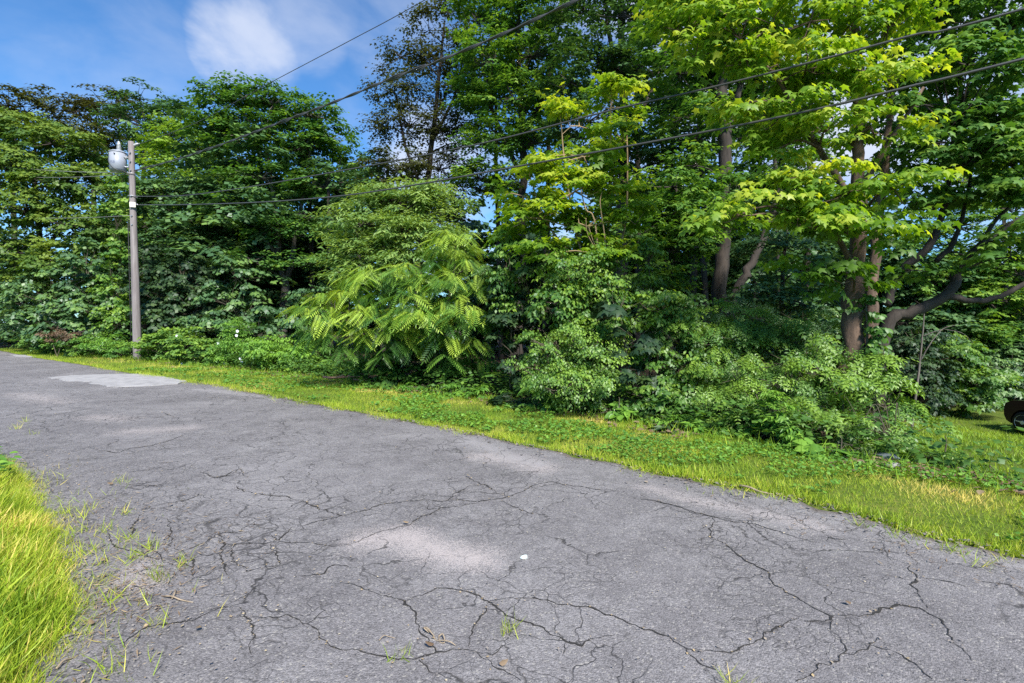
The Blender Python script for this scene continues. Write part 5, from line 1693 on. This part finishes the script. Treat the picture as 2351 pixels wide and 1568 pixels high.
for i, (lab, b, cl, mt, tn) in enumerate(ROSE):
    st = []
    rgs = np.random.default_rng(300 + i)
    for k in range(6):
        dx = rgs.uniform(-70, 70)
        st.append([(b[0] + dx * .2, 1010, b[1], .008), (b[0] + dx * .5, 985, b[1], .007), (b[0] + dx, 960 - rgs.uniform(0, 40), b[1], .005), (b[0] + dx * 1.6, 960, b[1], .003)])
    st[0][0] = (b[0], 1010, b[1], .014)
    plant('rose_bush', lab, 'bush', b, st, cl, PINN5, mt, .14, 1.6, 6, .42, 5, tn, 'twig', G_SHRUBS, seed=110 + i, lai=.45 if i == 5 else 1, fit=True, ragged=1.2, droop=.45, tuft_r=.34, hang=.35, tip=.4, singles=110 if i in (2, 3, 4) else 40, single_name='compound_leaf', flat=1.3)

# --- right-hand big maples
plant('maple_tree', 'large bright maple with reddish trunk filling the top right', 'tree', (1946, 8.3),
      [[(1946, 900, 8.3, .14), (1950, 800, 8.3, .15), (1957, 680, 8.3, .135), (1970, 560, 8.3, .115), (1972, 450, 8.3, .095), (1968, 357, 8.3, .085), (1970, 200, 8.3, .07), (1962, -60, 8.3, .045)],
       [(1985, 840, 8.4, .11), (1998, 740, 8.5, .10), (2005, 640, 8.6, .085), (2020, 480, 8.7, .07), (2040, 300, 8.8, .05), (2060, 80, 8.9, .03)],
       [(1970, 480, 8.3, .06), (1880, 340, 8.2, .045), (1790, 190, 8.1, .03), (1700, 90, 8.1, .015)], [(1962, 620, 8.3, .05), (1900, 520, 8, .035), (1790, 490, 7.8, .02), (1680, 500, 7.7, .012)], [(1972, 440, 8.3, .05), (2040, 330, 8.2, .04), (2120, 200, 8.1, .02)]],
      [(1555, 70, 8.3, 45, 45), (1610, 40, 8.3, 60, 50), (1590, 130, 8.2, 50, 36), (1690, 60, 8.1, 70, 50), (1680, 150, 8, 65, 40), (1770, 60, 8, 80, 50), (1760, 160, 7.9, 80, 42), (1720, 235, 8, 60, 36), (1860, 50, 8, 80, 50), (1850, 160, 7.9, 85, 45), (1810, 260, 7.9, 80, 40), (1950, 60, 8.2, 80, 55), (1930, 180, 8, 85, 45),
       (2040, 60, 8, 80, 55), (2030, 180, 7.9, 85, 45), (1900, 300, 7.8, 80, 40), (2000, 290, 7.8, 80, 42), (1790, 340, 8, 60, 32), (1600, -40, 8.3, 80, 45), (1750, -50, 8.1, 90, 45), (1900, -60, 8.1, 90, 45), (2050, -60, 8.1, 90, 45),
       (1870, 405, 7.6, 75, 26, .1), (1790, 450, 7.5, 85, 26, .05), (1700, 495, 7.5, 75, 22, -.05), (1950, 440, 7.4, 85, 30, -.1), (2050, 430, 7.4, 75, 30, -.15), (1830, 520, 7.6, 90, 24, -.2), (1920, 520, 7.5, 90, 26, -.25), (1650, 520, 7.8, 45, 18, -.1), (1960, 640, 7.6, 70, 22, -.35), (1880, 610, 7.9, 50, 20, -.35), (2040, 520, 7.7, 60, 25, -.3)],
      MAPLE10, 'maple_bright', .125, 1.25, 8, .5, 6, .64, 'bark_warm', seed=131, hang=.75, tuft_r=.46, flat=.6, singles=300, tip=.15, inner=.2, rough=.12)
plant('maple_tree', 'dark spreading maple with long limbs leaning out at the right edge', 'tree', (2012, 8.9),
      [[(2012, 900, 8.9, .12), (2035, 758, 8.9, .105), (2100, 715, 8.8, .092), (2173, 676, 8.7, .085), (2203, 621, 8.7, .07), (2245, 570, 8.6, .055), (2300, 527, 8.6, .045), (2380, 480, 8.6, .03)],
       [(2173, 678, 8.7, .06), (2225, 690, 8.6, .05), (2279, 686, 8.6, .045), (2351, 652, 8.5, .04), (2430, 600, 8.4, .03)], [(2035, 700, 8.9, .075), (2062, 630, 8.9, .07), (2126, 572, 8.8, .06), (2158, 505, 8.8, .05), (2175, 440, 8.8, .04), (2190, 300, 8.8, .02)],
       [(2150, 600, 8.8, .045), (2190, 555, 8.8, .04), (2212, 480, 8.8, .03), (2240, 350, 8.8, .02)], [(2245, 570, 8.6, .04), (2290, 500, 8.5, .03), (2351, 450, 8.4, .02)]],
      [(2150, 40, 8.8, 80, 50), (2240, 50, 8.6, 85, 50), (2330, 60, 8.5, 80, 55), (2130, 140, 8.6, 75, 42), (2220, 150, 8.4, 85, 45), (2310, 170, 8.3, 85, 48), (2120, 240, 8.4, 75, 36), (2200, 270, 8.3, 85, 40), (2290, 280, 8.2, 85, 45), (2370, 260, 8.2, 60, 60), (2140, 330, 8.3, 75, 32), (2230, 370, 8.3, 85, 34),
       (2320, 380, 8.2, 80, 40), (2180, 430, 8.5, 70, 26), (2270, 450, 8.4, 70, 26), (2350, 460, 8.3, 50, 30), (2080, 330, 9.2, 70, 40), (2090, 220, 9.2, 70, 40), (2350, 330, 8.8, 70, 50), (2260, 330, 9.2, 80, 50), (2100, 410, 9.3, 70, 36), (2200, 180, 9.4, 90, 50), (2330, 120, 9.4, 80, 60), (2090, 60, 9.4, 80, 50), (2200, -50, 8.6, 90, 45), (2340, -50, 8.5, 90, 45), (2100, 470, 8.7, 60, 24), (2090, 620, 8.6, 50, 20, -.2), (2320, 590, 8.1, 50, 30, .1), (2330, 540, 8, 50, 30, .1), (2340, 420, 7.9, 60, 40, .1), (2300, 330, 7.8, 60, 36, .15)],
      MAPLE10, 'maple_mid', .13, 1.25, 8, .52, 6, .42, 'bark', seed=133, hang=.6, tuft_r=.48, flat=.6, singles=300, inner=.2, rough=.1)
plant('ivy_vine', 'dark green ivy climbing the lower right side of the reddish trunk', 'vine', (1985, 8.0), [[(1985, 900, 8.05, .02), (1990, 800, 8.05, .018), (1988, 700, 8.1, .012)]],
      [(1985, 860, 8.05, 22, 26), (1990, 810, 8.05, 26, 30), (2000, 760, 8.1, 22, 26), (1985, 710, 8.1, 20, 24)], HEART6, 'maple_mid', .085, 2.2, 7, .25, 5, .3, 'twig', seed=135, tuft_r=.2, hang=.9, singles=120, rz=.12)
plant('maple_tree', 'light green tree behind the leaning limbs at the right edge', 'tree', (2310, 22.5),
      [[(2310, 880, 22.5, .16), (2305, 760, 22.5, .14), (2310, 620, 22.5, .08)]],
      [(2310, 480, 23.0, 70, 50), (2200, 520, 23.0, 70, 50), (2120, 560, 23.0, 60, 40), (2350, 400, 23.0, 70, 50), (2240, 420, 23.3, 70, 50), (2130, 640, 22.7, 60, 36), (2310, 560, 22.5, 60, 40), (2250, 610, 22.3, 60, 40), (2340, 630, 22.0, 60, 40), (2200, 680, 22.3, 60, 40), (2290, 690, 21.8, 70, 40), (2350, 720, 21.7, 50, 40), (2370, 560, 22.5, 50, 50), (2230, 760, 22.0, 70, 36), (2320, 780, 21.8, 60, 36)],
      MAPLE4, 'maple_mid', .19, 1.5, 9, .6, 6, .5, group=G_TREES, seed=137, tuft_r=.55, tip=.25)
for i, (px, Y, lab) in enumerate([(2140, 23, 'dark tree behind the hedge just right of the leaning limb'), (2260, 24, 'dark tree behind the hedge below the forked limbs'), (2370, 24, 'dark tree behind the car, cut by the right edge')]):
    plant('understory_tree', lab, 'tree', (px, Y), [[(px, 880, Y, .12), (px + 5, 740, Y, .1), (px, 600, Y, .05)]],
          [(px - 40, 620, Y, 60, 40), (px + 40, 640, Y, 60, 40), (px, 700, Y - .5, 70, 40), (px - 50, 740, Y - 1, 60, 36), (px + 50, 760, Y - 1, 60, 36), (px, 800, Y - 1.5, 70, 36), (px - 40, 850, Y - 1.5, 50, 30), (px + 40, 860, Y - 1.5, 50, 30), (px, 900, Y - 2, 60, 30)],
          KITE, 'maple_dark', .2, 1.6, 9, .65, 6, .36, group=G_TREES, seed=145 + i, tuft_r=.6, tip=.2)
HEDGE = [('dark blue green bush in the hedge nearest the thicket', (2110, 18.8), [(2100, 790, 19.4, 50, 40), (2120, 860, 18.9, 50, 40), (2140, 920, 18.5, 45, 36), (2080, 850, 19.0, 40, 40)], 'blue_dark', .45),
         ('hanging green bush in the middle of the hedge behind the lawn', (2210, 19.2), [(2190, 820, 19.6, 60, 36), (2230, 880, 19.1, 60, 36), (2200, 930, 18.8, 55, 30), (2250, 930, 19.0, 50, 30)], 'maple_mid', .35),
         ('dark end of the hedge behind the car', (2330, 20.6), [(2310, 850, 21.2, 55, 40), (2350, 880, 21.4, 55, 40), (2300, 920, 20.6, 55, 32), (2350, 930, 21.4, 40, 30), (2400, 880, 21.6, 60, 60)], 'maple_dark', .4)]
for i, (lab, b, cl, mt, tn) in enumerate(HEDGE):
    plant('hedge_bush', lab, 'bush', b, [[(b[0], 940, b[1], .03), (b[0] + 6, 900, b[1], .02), (b[0] - 8, 860, b[1], .01)]], cl, MAPLE4, mt, .15, 1.7, 9, .5, 6, tn, 'twig', 'bushes of the hedge behind the lawn', seed=140 + i, ragged=.4, droop=.4, tuft_r=.42, hang=.7, tip=.25, flat=1.2)
plant('dead_sapling', 'pale bare sapling with forked twigs in front of the hedge', 'tree', (2098, 12.5),
      [[(2098, 960, 12.5, .03), (2105, 890, 12.5, .028), (2115, 800, 12.5, .022), (2120, 745, 12.5, .016), (2123, 690, 12.5, .008)], [(2112, 830, 12.5, .016), (2135, 790, 12.4, .013), (2165, 755, 12.4, .008), (2200, 745, 12.4, .005)], [(2118, 772, 12.5, .012), (2150, 760, 12.4, .01), (2165, 756, 12.4, .006)],
       [(2165, 755, 12.4, .006), (2210, 765, 12.4, .005), (2235, 790, 12.4, .003)]],
      [], KITE, 'dry', .06, .3, 3, .2, 3, .4, 'bark_pale', seed=150, tuft_r=.2, limbs=False)

# --- near foot of the thicket: broad leaves, tall weeds, pokeweeds
NEARW = [('patch of broad heart-shaped leaves at the foot of the thicket on the right', 'broadleaf_weed', (1930, 5.85), [(1860, 1030, 6.2, 45, 14), (1920, 1040, 6, 55, 14), (1980, 1055, 5.8, 55, 14), (2040, 1070, 5.7, 45, 14)], HEART6, 'weed', .12, .45, 150),
         ('tall pale green goldenrod stalks standing before the rose bush', 'goldenrod', (1775, 6.7), [(1775, 940, 6.75, 14, 32), (1778, 985, 6.7, 18, 30), (1755, 1000, 6.8, 20, 22), (1800, 1005, 6.6, 18, 20)], LANCE4, 'weed', .09, .7, 100),
         ('bright leafy weeds under the left part of the rose thicket', 'leafy_weed', (1700, 7.05), [(1700, 985, 7.2, 40, 24), (1660, 1000, 7.3, 35, 18), (1735, 1010, 7, 35, 18)], OVAL6, 'weed', .085, .62, 100),
         ('large-leaved pokeweed at the verge below the rounded bush', 'pokeweed', (1240, 9.1), [(1240, 915, 9.1, 22, 22), (1225, 930, 9.1, 26, 10), (1262, 925, 9, 20, 12)], OVAL6, 'weed', .21, .62, 40),
         ('dark broad-leaved dock beside the verge left of the pokeweed', 'dock_plant', (1175, 9.6), [(1170, 920, 9.6, 28, 12), (1200, 930, 9.4, 22, 10)], OVAL6, 'blue_dark', .19, .6, 30),
         ('low broad-leaved plant at the verge right of the rounded bush', 'dock_plant', (1420, 8.15), [(1400, 945, 8.3, 30, 12), (1440, 955, 8.1, 35, 12), (1350, 935, 8.6, 30, 10)], OVAL6, 'weed', .15, .6, 50),
         ('star-shaped dark plant at the verge below the small-leaved bush', 'dock_plant', (1525, 7.55), [(1525, 975, 7.55, 24, 14)], OVAL6, 'blue_dark', .17, .75, 24),
         ('dark weeds drooping onto the lawn at the right end of the verge', 'leafy_weed', (2170, 5.7), [(2140, 1062, 5.9, 45, 22), (2210, 1085, 5.7, 50, 14), (2280, 1105, 5.5, 55, 11), (2340, 1128, 5.3, 40, 9)], LANCE4, 'maple_mid', .06, .4, 60),
         ('narrow-leaved grassy weeds between verge and bushes, right of centre', 'leafy_weed', (1610, 7.3), [(1580, 985, 7.5, 40, 18), (1630, 1000, 7.3, 40, 18), (1540, 970, 7.8, 35, 16)], LANCE4, 'weed', .12, .5, 60),
         ('low weeds in the shade under the feather-leaved tree', 'leafy_weed', (1060, 10.9), [(1040, 900, 11, 50, 14), (1110, 905, 10.6, 45, 14), (980, 890, 11.4, 50, 10)], LANCE4, 'weed', .12, .4, 40)]
for i, (lab, nm, b, cl, sh, mt, sz, tn, sg) in enumerate(NEARW):
    plant(nm, lab, 'weeds' if nm == 'leafy_weed' else 'plant', b, [[(b[0], 1040 if b[1] < 8 else 930, b[1], .01), (b[0] + 2, 1020 if b[1] < 8 else 920, b[1], .007), (b[0], 1000 if b[1] < 8 else 912, b[1], .004)]], cl, sh, mt, sz, 4.0 if i == 7 else 1.9, 7, .24, 5, tn, 'twig',
          'weeds at the foot of the thicket', seed=160 + i, fit=True, ragged=.6, tuft_r=.2, hang=.15, tip=.25, singles=sg, single_name='leaf', crown_name='foliage', trunk_name='stem', rz=.35, jit=.4)

# ================================================================== SMALL THINGS
def brush_pile():
    rg = np.random.default_rng(8)
    c = at(890, 878, 12.7); z = gz(c.x, c.y)
    root = empty('brush_pile', (c.x, c.y, z))
    tag(root, 'heap of dead reddish branches under the feather-leaved tree', 'brush pile')
    for i in range(26):
        p = np.array([c.x + rg.normal(0, .45), c.y + rg.normal(0, .25), z + rg.uniform(.03, .4)])
        a = rg.normal(0, .5); l = rg.uniform(.5, 1.3)
        d = np.array([math.cos(a), math.sin(a) * .5, rg.normal(0, .28)]) * l / 2
        r = rg.uniform(.008, .03)
        g = Geo()
        g.tube(spline([p - d, p + rg.normal(0, .06, 3), p + d], 3), [r * (1.2 - .1 * k) for k in range(7)], 5, .1, i)
        g.obj('branch', M['red_stick'], root)


brush_pile()


def rock(px, py, size, mat, label, name='stone', seed=0, flat=.6, dz=0.0):
    p = on_ground(px, py) if py > 760 else at(px, py, 6)
    z = gz(p.x, p.y)
    bm = bmesh.new()
    bmesh.ops.create_icosphere(bm, subdivisions=2, radius=size)
    rg = random.Random(seed)
    o = rg.random() * 50
    for v in bm.verts:
        v.co *= 1 + .35 * mnoise.noise(v.co / size * .9 + Vector((o, 0, 0)))
        v.co.z *= flat
        v.co += Vector((p.x, p.y, z + size * flat * .5 + dz))
    ob = bm_obj(name, bm, M[mat])
    tag(ob, label, 'stone')


rock(2040, 1056, .12, 'stone_blue', 'bluish flat stone half hidden by broad leaves at the thicket foot', seed=1, flat=.45)
rock(2096, 1082, .05, 'stone_pink', 'small pinkish stone at the end of the thicket', seed=2)
rock(2050, 1077, .09, 'stone', 'grey stone at the bed edge below the bluish flat one', seed=3, flat=.4)


def scrap():
    p = on_ground(1202, 1285)
    bm = bmesh.new()
    out = [(-.022, -.005), (-.015, .008), (.005, .010), (.021, .005), (.024, -.003), (.009, -.009), (-.009, -.010)]
    a = [bm.verts.new((p.x + x, p.y + y * 1.3, .026 + .006 * math.sin(x * 60))) for x, y in out]
    b = [bm.verts.new((p.x + x, p.y + y * 1.3, .012)) for x, y in out]
    bm.faces.new(a); bm.faces.new(b[::-1])
    for i in range(7): bm.faces.new((b[i], b[(i + 1) % 7], a[(i + 1) % 7], a[i]))
    bmesh.ops.recalc_face_normals(bm, faces=bm.faces[:])
    o = bm_obj('plastic_scrap', bm, M['white_scrap'])
    tag(o, 'small whitish scrap lying alone in the middle of the asphalt', 'litter')


scrap()


def strand(px, r, mat, name, label, cat, z=.02, group=None):
    g = Geo()
    for line in px:
        P = [on_ground(*p) + Vector((0, 0, z + .012 * math.sin(i * 1.7))) for i, p in enumerate(line)]
        Q = spline(P, 5)
        g.tube(Q, [r * (1 - .5 * i / len(Q)) for i in range(len(Q))], 5, .15, 3)
    o = g.obj(name, M[mat])
    tag(o, label, cat, group)


K7 = lambda pts: crop(900, 1400, 1.959, pts)
strand([K7([(725, 970), (750, 985), (780, 1005), (800, 1030), (840, 1050), (880, 1062), (915, 1064)]), K7([(735, 975), (760, 1000), (790, 1015)]), K7([(815, 1020), (840, 1020), (850, 1050), (822, 1040), (815, 1020)]),
        K7([(740, 965), (730, 985), (760, 995)])], .0045, 'straw', 'dry_weed', 'pale dried weed stalk curled on the asphalt near the bottom', 'twig')
strand([K7([(465, 1045), (490, 1030), (515, 1015), (560, 1018)])], .003, 'straw', 'straw_stem', 'thin straw left of the curled dried weed', 'twig')
K6 = lambda pts: crop(0, 1350, 2.243, pts)
strand([K6([(1110, 1005), (1160, 1022), (1220, 1028), (1300, 1035)]), K6([(1160, 1022), (1180, 990), (1180, 960)])], .005, 'straw', 'twig', 'brown forked twig lying near the broken left edge of the road', 'twig')
strand([K6([(380, 1500), (430, 1460), (480, 1425), (530, 1390)])], .005, 'straw', 'straw_stem', 'pale straight straw at the bottom left beside the long grass', 'twig')
K3 = lambda pts: crop(1900, 1450, 2.006, pts)
strand([K3([(640, 25), (700, 45), (760, 60), (840, 72)])], .012, 'straw', 'twig', 'long pale stick lying along the far edge of the asphalt', 'twig')


def dry_leaves():
    """single fallen leaves one can pick out on the pavement and the verge"""
    rg = np.random.default_rng(19)
    spots = [(K6([(700, 770)])[0], 'curled tan leaf beside the long grass at the broken left edge'), (K6([(1155, 380)])[0], 'tan leaf at the end of a crack above the weedy left edge'),
             (K6([(625, 1205)])[0], 'dry leaf at the tip of the long grass near the lower left corner'), (K6([(765, 240)])[0], 'brown leaf on the asphalt left of the middle, farthest from the camera'),
             (K6([(1345, 1215)])[0], 'small tan leaf lying alone below the long crack at lower left'), (K7([(640, 345)])[0], 'pale leaf at the upper corner of the pinkish worn patch'),
             (K7([(1000, 68)])[0], 'reddish leaf on the asphalt above the crossing cracks'), (K7([(790, 1075)])[0], 'tan leaf just below the curled dried weed stalk'),
             (K7([(1170, 1195)])[0], 'pale leaf in the lowest crack at the bottom middle'), (K3([(1310, 745)])[0], 'reddish leaf alone on the asphalt at lower right'),
             (K3([(1395, 235)])[0], 'pale leaf on the gravelly far edge of the road at right')]
    for i, ((px, py), lab) in enumerate(spots):
        p = on_ground(px, py)
        a = rg.random() * 6.28
        q = frames(np.array([[math.cos(a), math.sin(a), .1]]), np.array([[0, 0, 1.]]) + (rg.random((1, 3)) - .5) * .6)[0]
        s = rg.uniform(.035, .06)
        V = (OVAL6[0] * np.array([1, 1, -1.6])) @ q.T * s + np.array([p.x, p.y, .028])
        me = raw_mesh('fallen_leaf', V, OVAL6[1], np.full(len(OVAL6[1]), rg.uniform(.1, .8)))
        o = link('fallen_leaf', me, None, M['dry'])
        tag(o, lab, 'leaf', 'dry leaves fallen on the road')


dry_leaves()


def leaf_litter():
    rg = np.random.default_rng(61)
    L = Leaves()
    n = 5000
    s = rg.uniform(-2, 24, n); nn = n_bush(s) + rg.normal(.25, .3, n)
    x, y = xy(s, nn)
    kp = pnoise(x, y, .7, 2) > .02
    x, y = x[kp], y[kp]; n = len(x)
    a = rg.random(n) * 6.28
    yv = np.stack([np.cos(a), np.sin(a), (rg.random(n) - .5) * .6], -1)
    L.add(np.stack([x, y, terrain(x, y) + .02 + .03 * rg.random(n)], -1), frames(yv, np.array([0, 0, 1.]) + (rg.random((n, 3)) - .5) * .9), .05 + .05 * rg.random(n), rg.random(n) * .55)
    o = L.build('leaf_litter', OVAL6, M['dry'])
    tag(o, 'brown leaf litter under the edge of the bushes', 'leaf litter', kind='stuff')


leaf_litter()


def ground_cover():
    """ferny undergrowth that covers the floor of the wood behind the first bushes"""
    rg = np.random.default_rng(71)
    L = Leaves()
    n = 4200
    s = rg.uniform(-1, 34, n); nn = n_bush(s) + .35 + rg.exponential(1.6, n)
    x, y = xy(s, nn)
    kp = ~((s < 1.6) & (nn > 7.3))
    x, y = x[kp], y[kp]; n = len(x)
    c = np.stack([x, y, terrain(x, y) + .1 + .45 * rg.random(n) ** 1.5], -1)
    a = rg.random(n) * 6.28
    sprays(L, rg, c, np.stack([np.cos(a), np.sin(a), .2 * np.ones(n)], -1), 7, .4, .10, .1, .5, .35, hang=.15)
    o = L.build('undergrowth', (KITE[0] * np.array([.9, 1, 1]), KITE[1]), M['shrub'])
    tag(o, 'low green undergrowth covering the floor of the wood', 'undergrowth', kind='stuff')


ground_cover()
print('LEAF TRIS', TRI_TOTAL[0], 'OBJECTS', len(bpy.data.objects))
for o in sorted((o for o in bpy.data.objects if o.type == 'MESH' and not o.name.startswith(('leaf', 'frond', 'compound'))), key=lambda o: -len(o.data.polygons))[:14]:
    print('   ', o.name, len(o.data.polygons), o.parent['label'][:40] if o.parent and 'label' in o.parent else '')
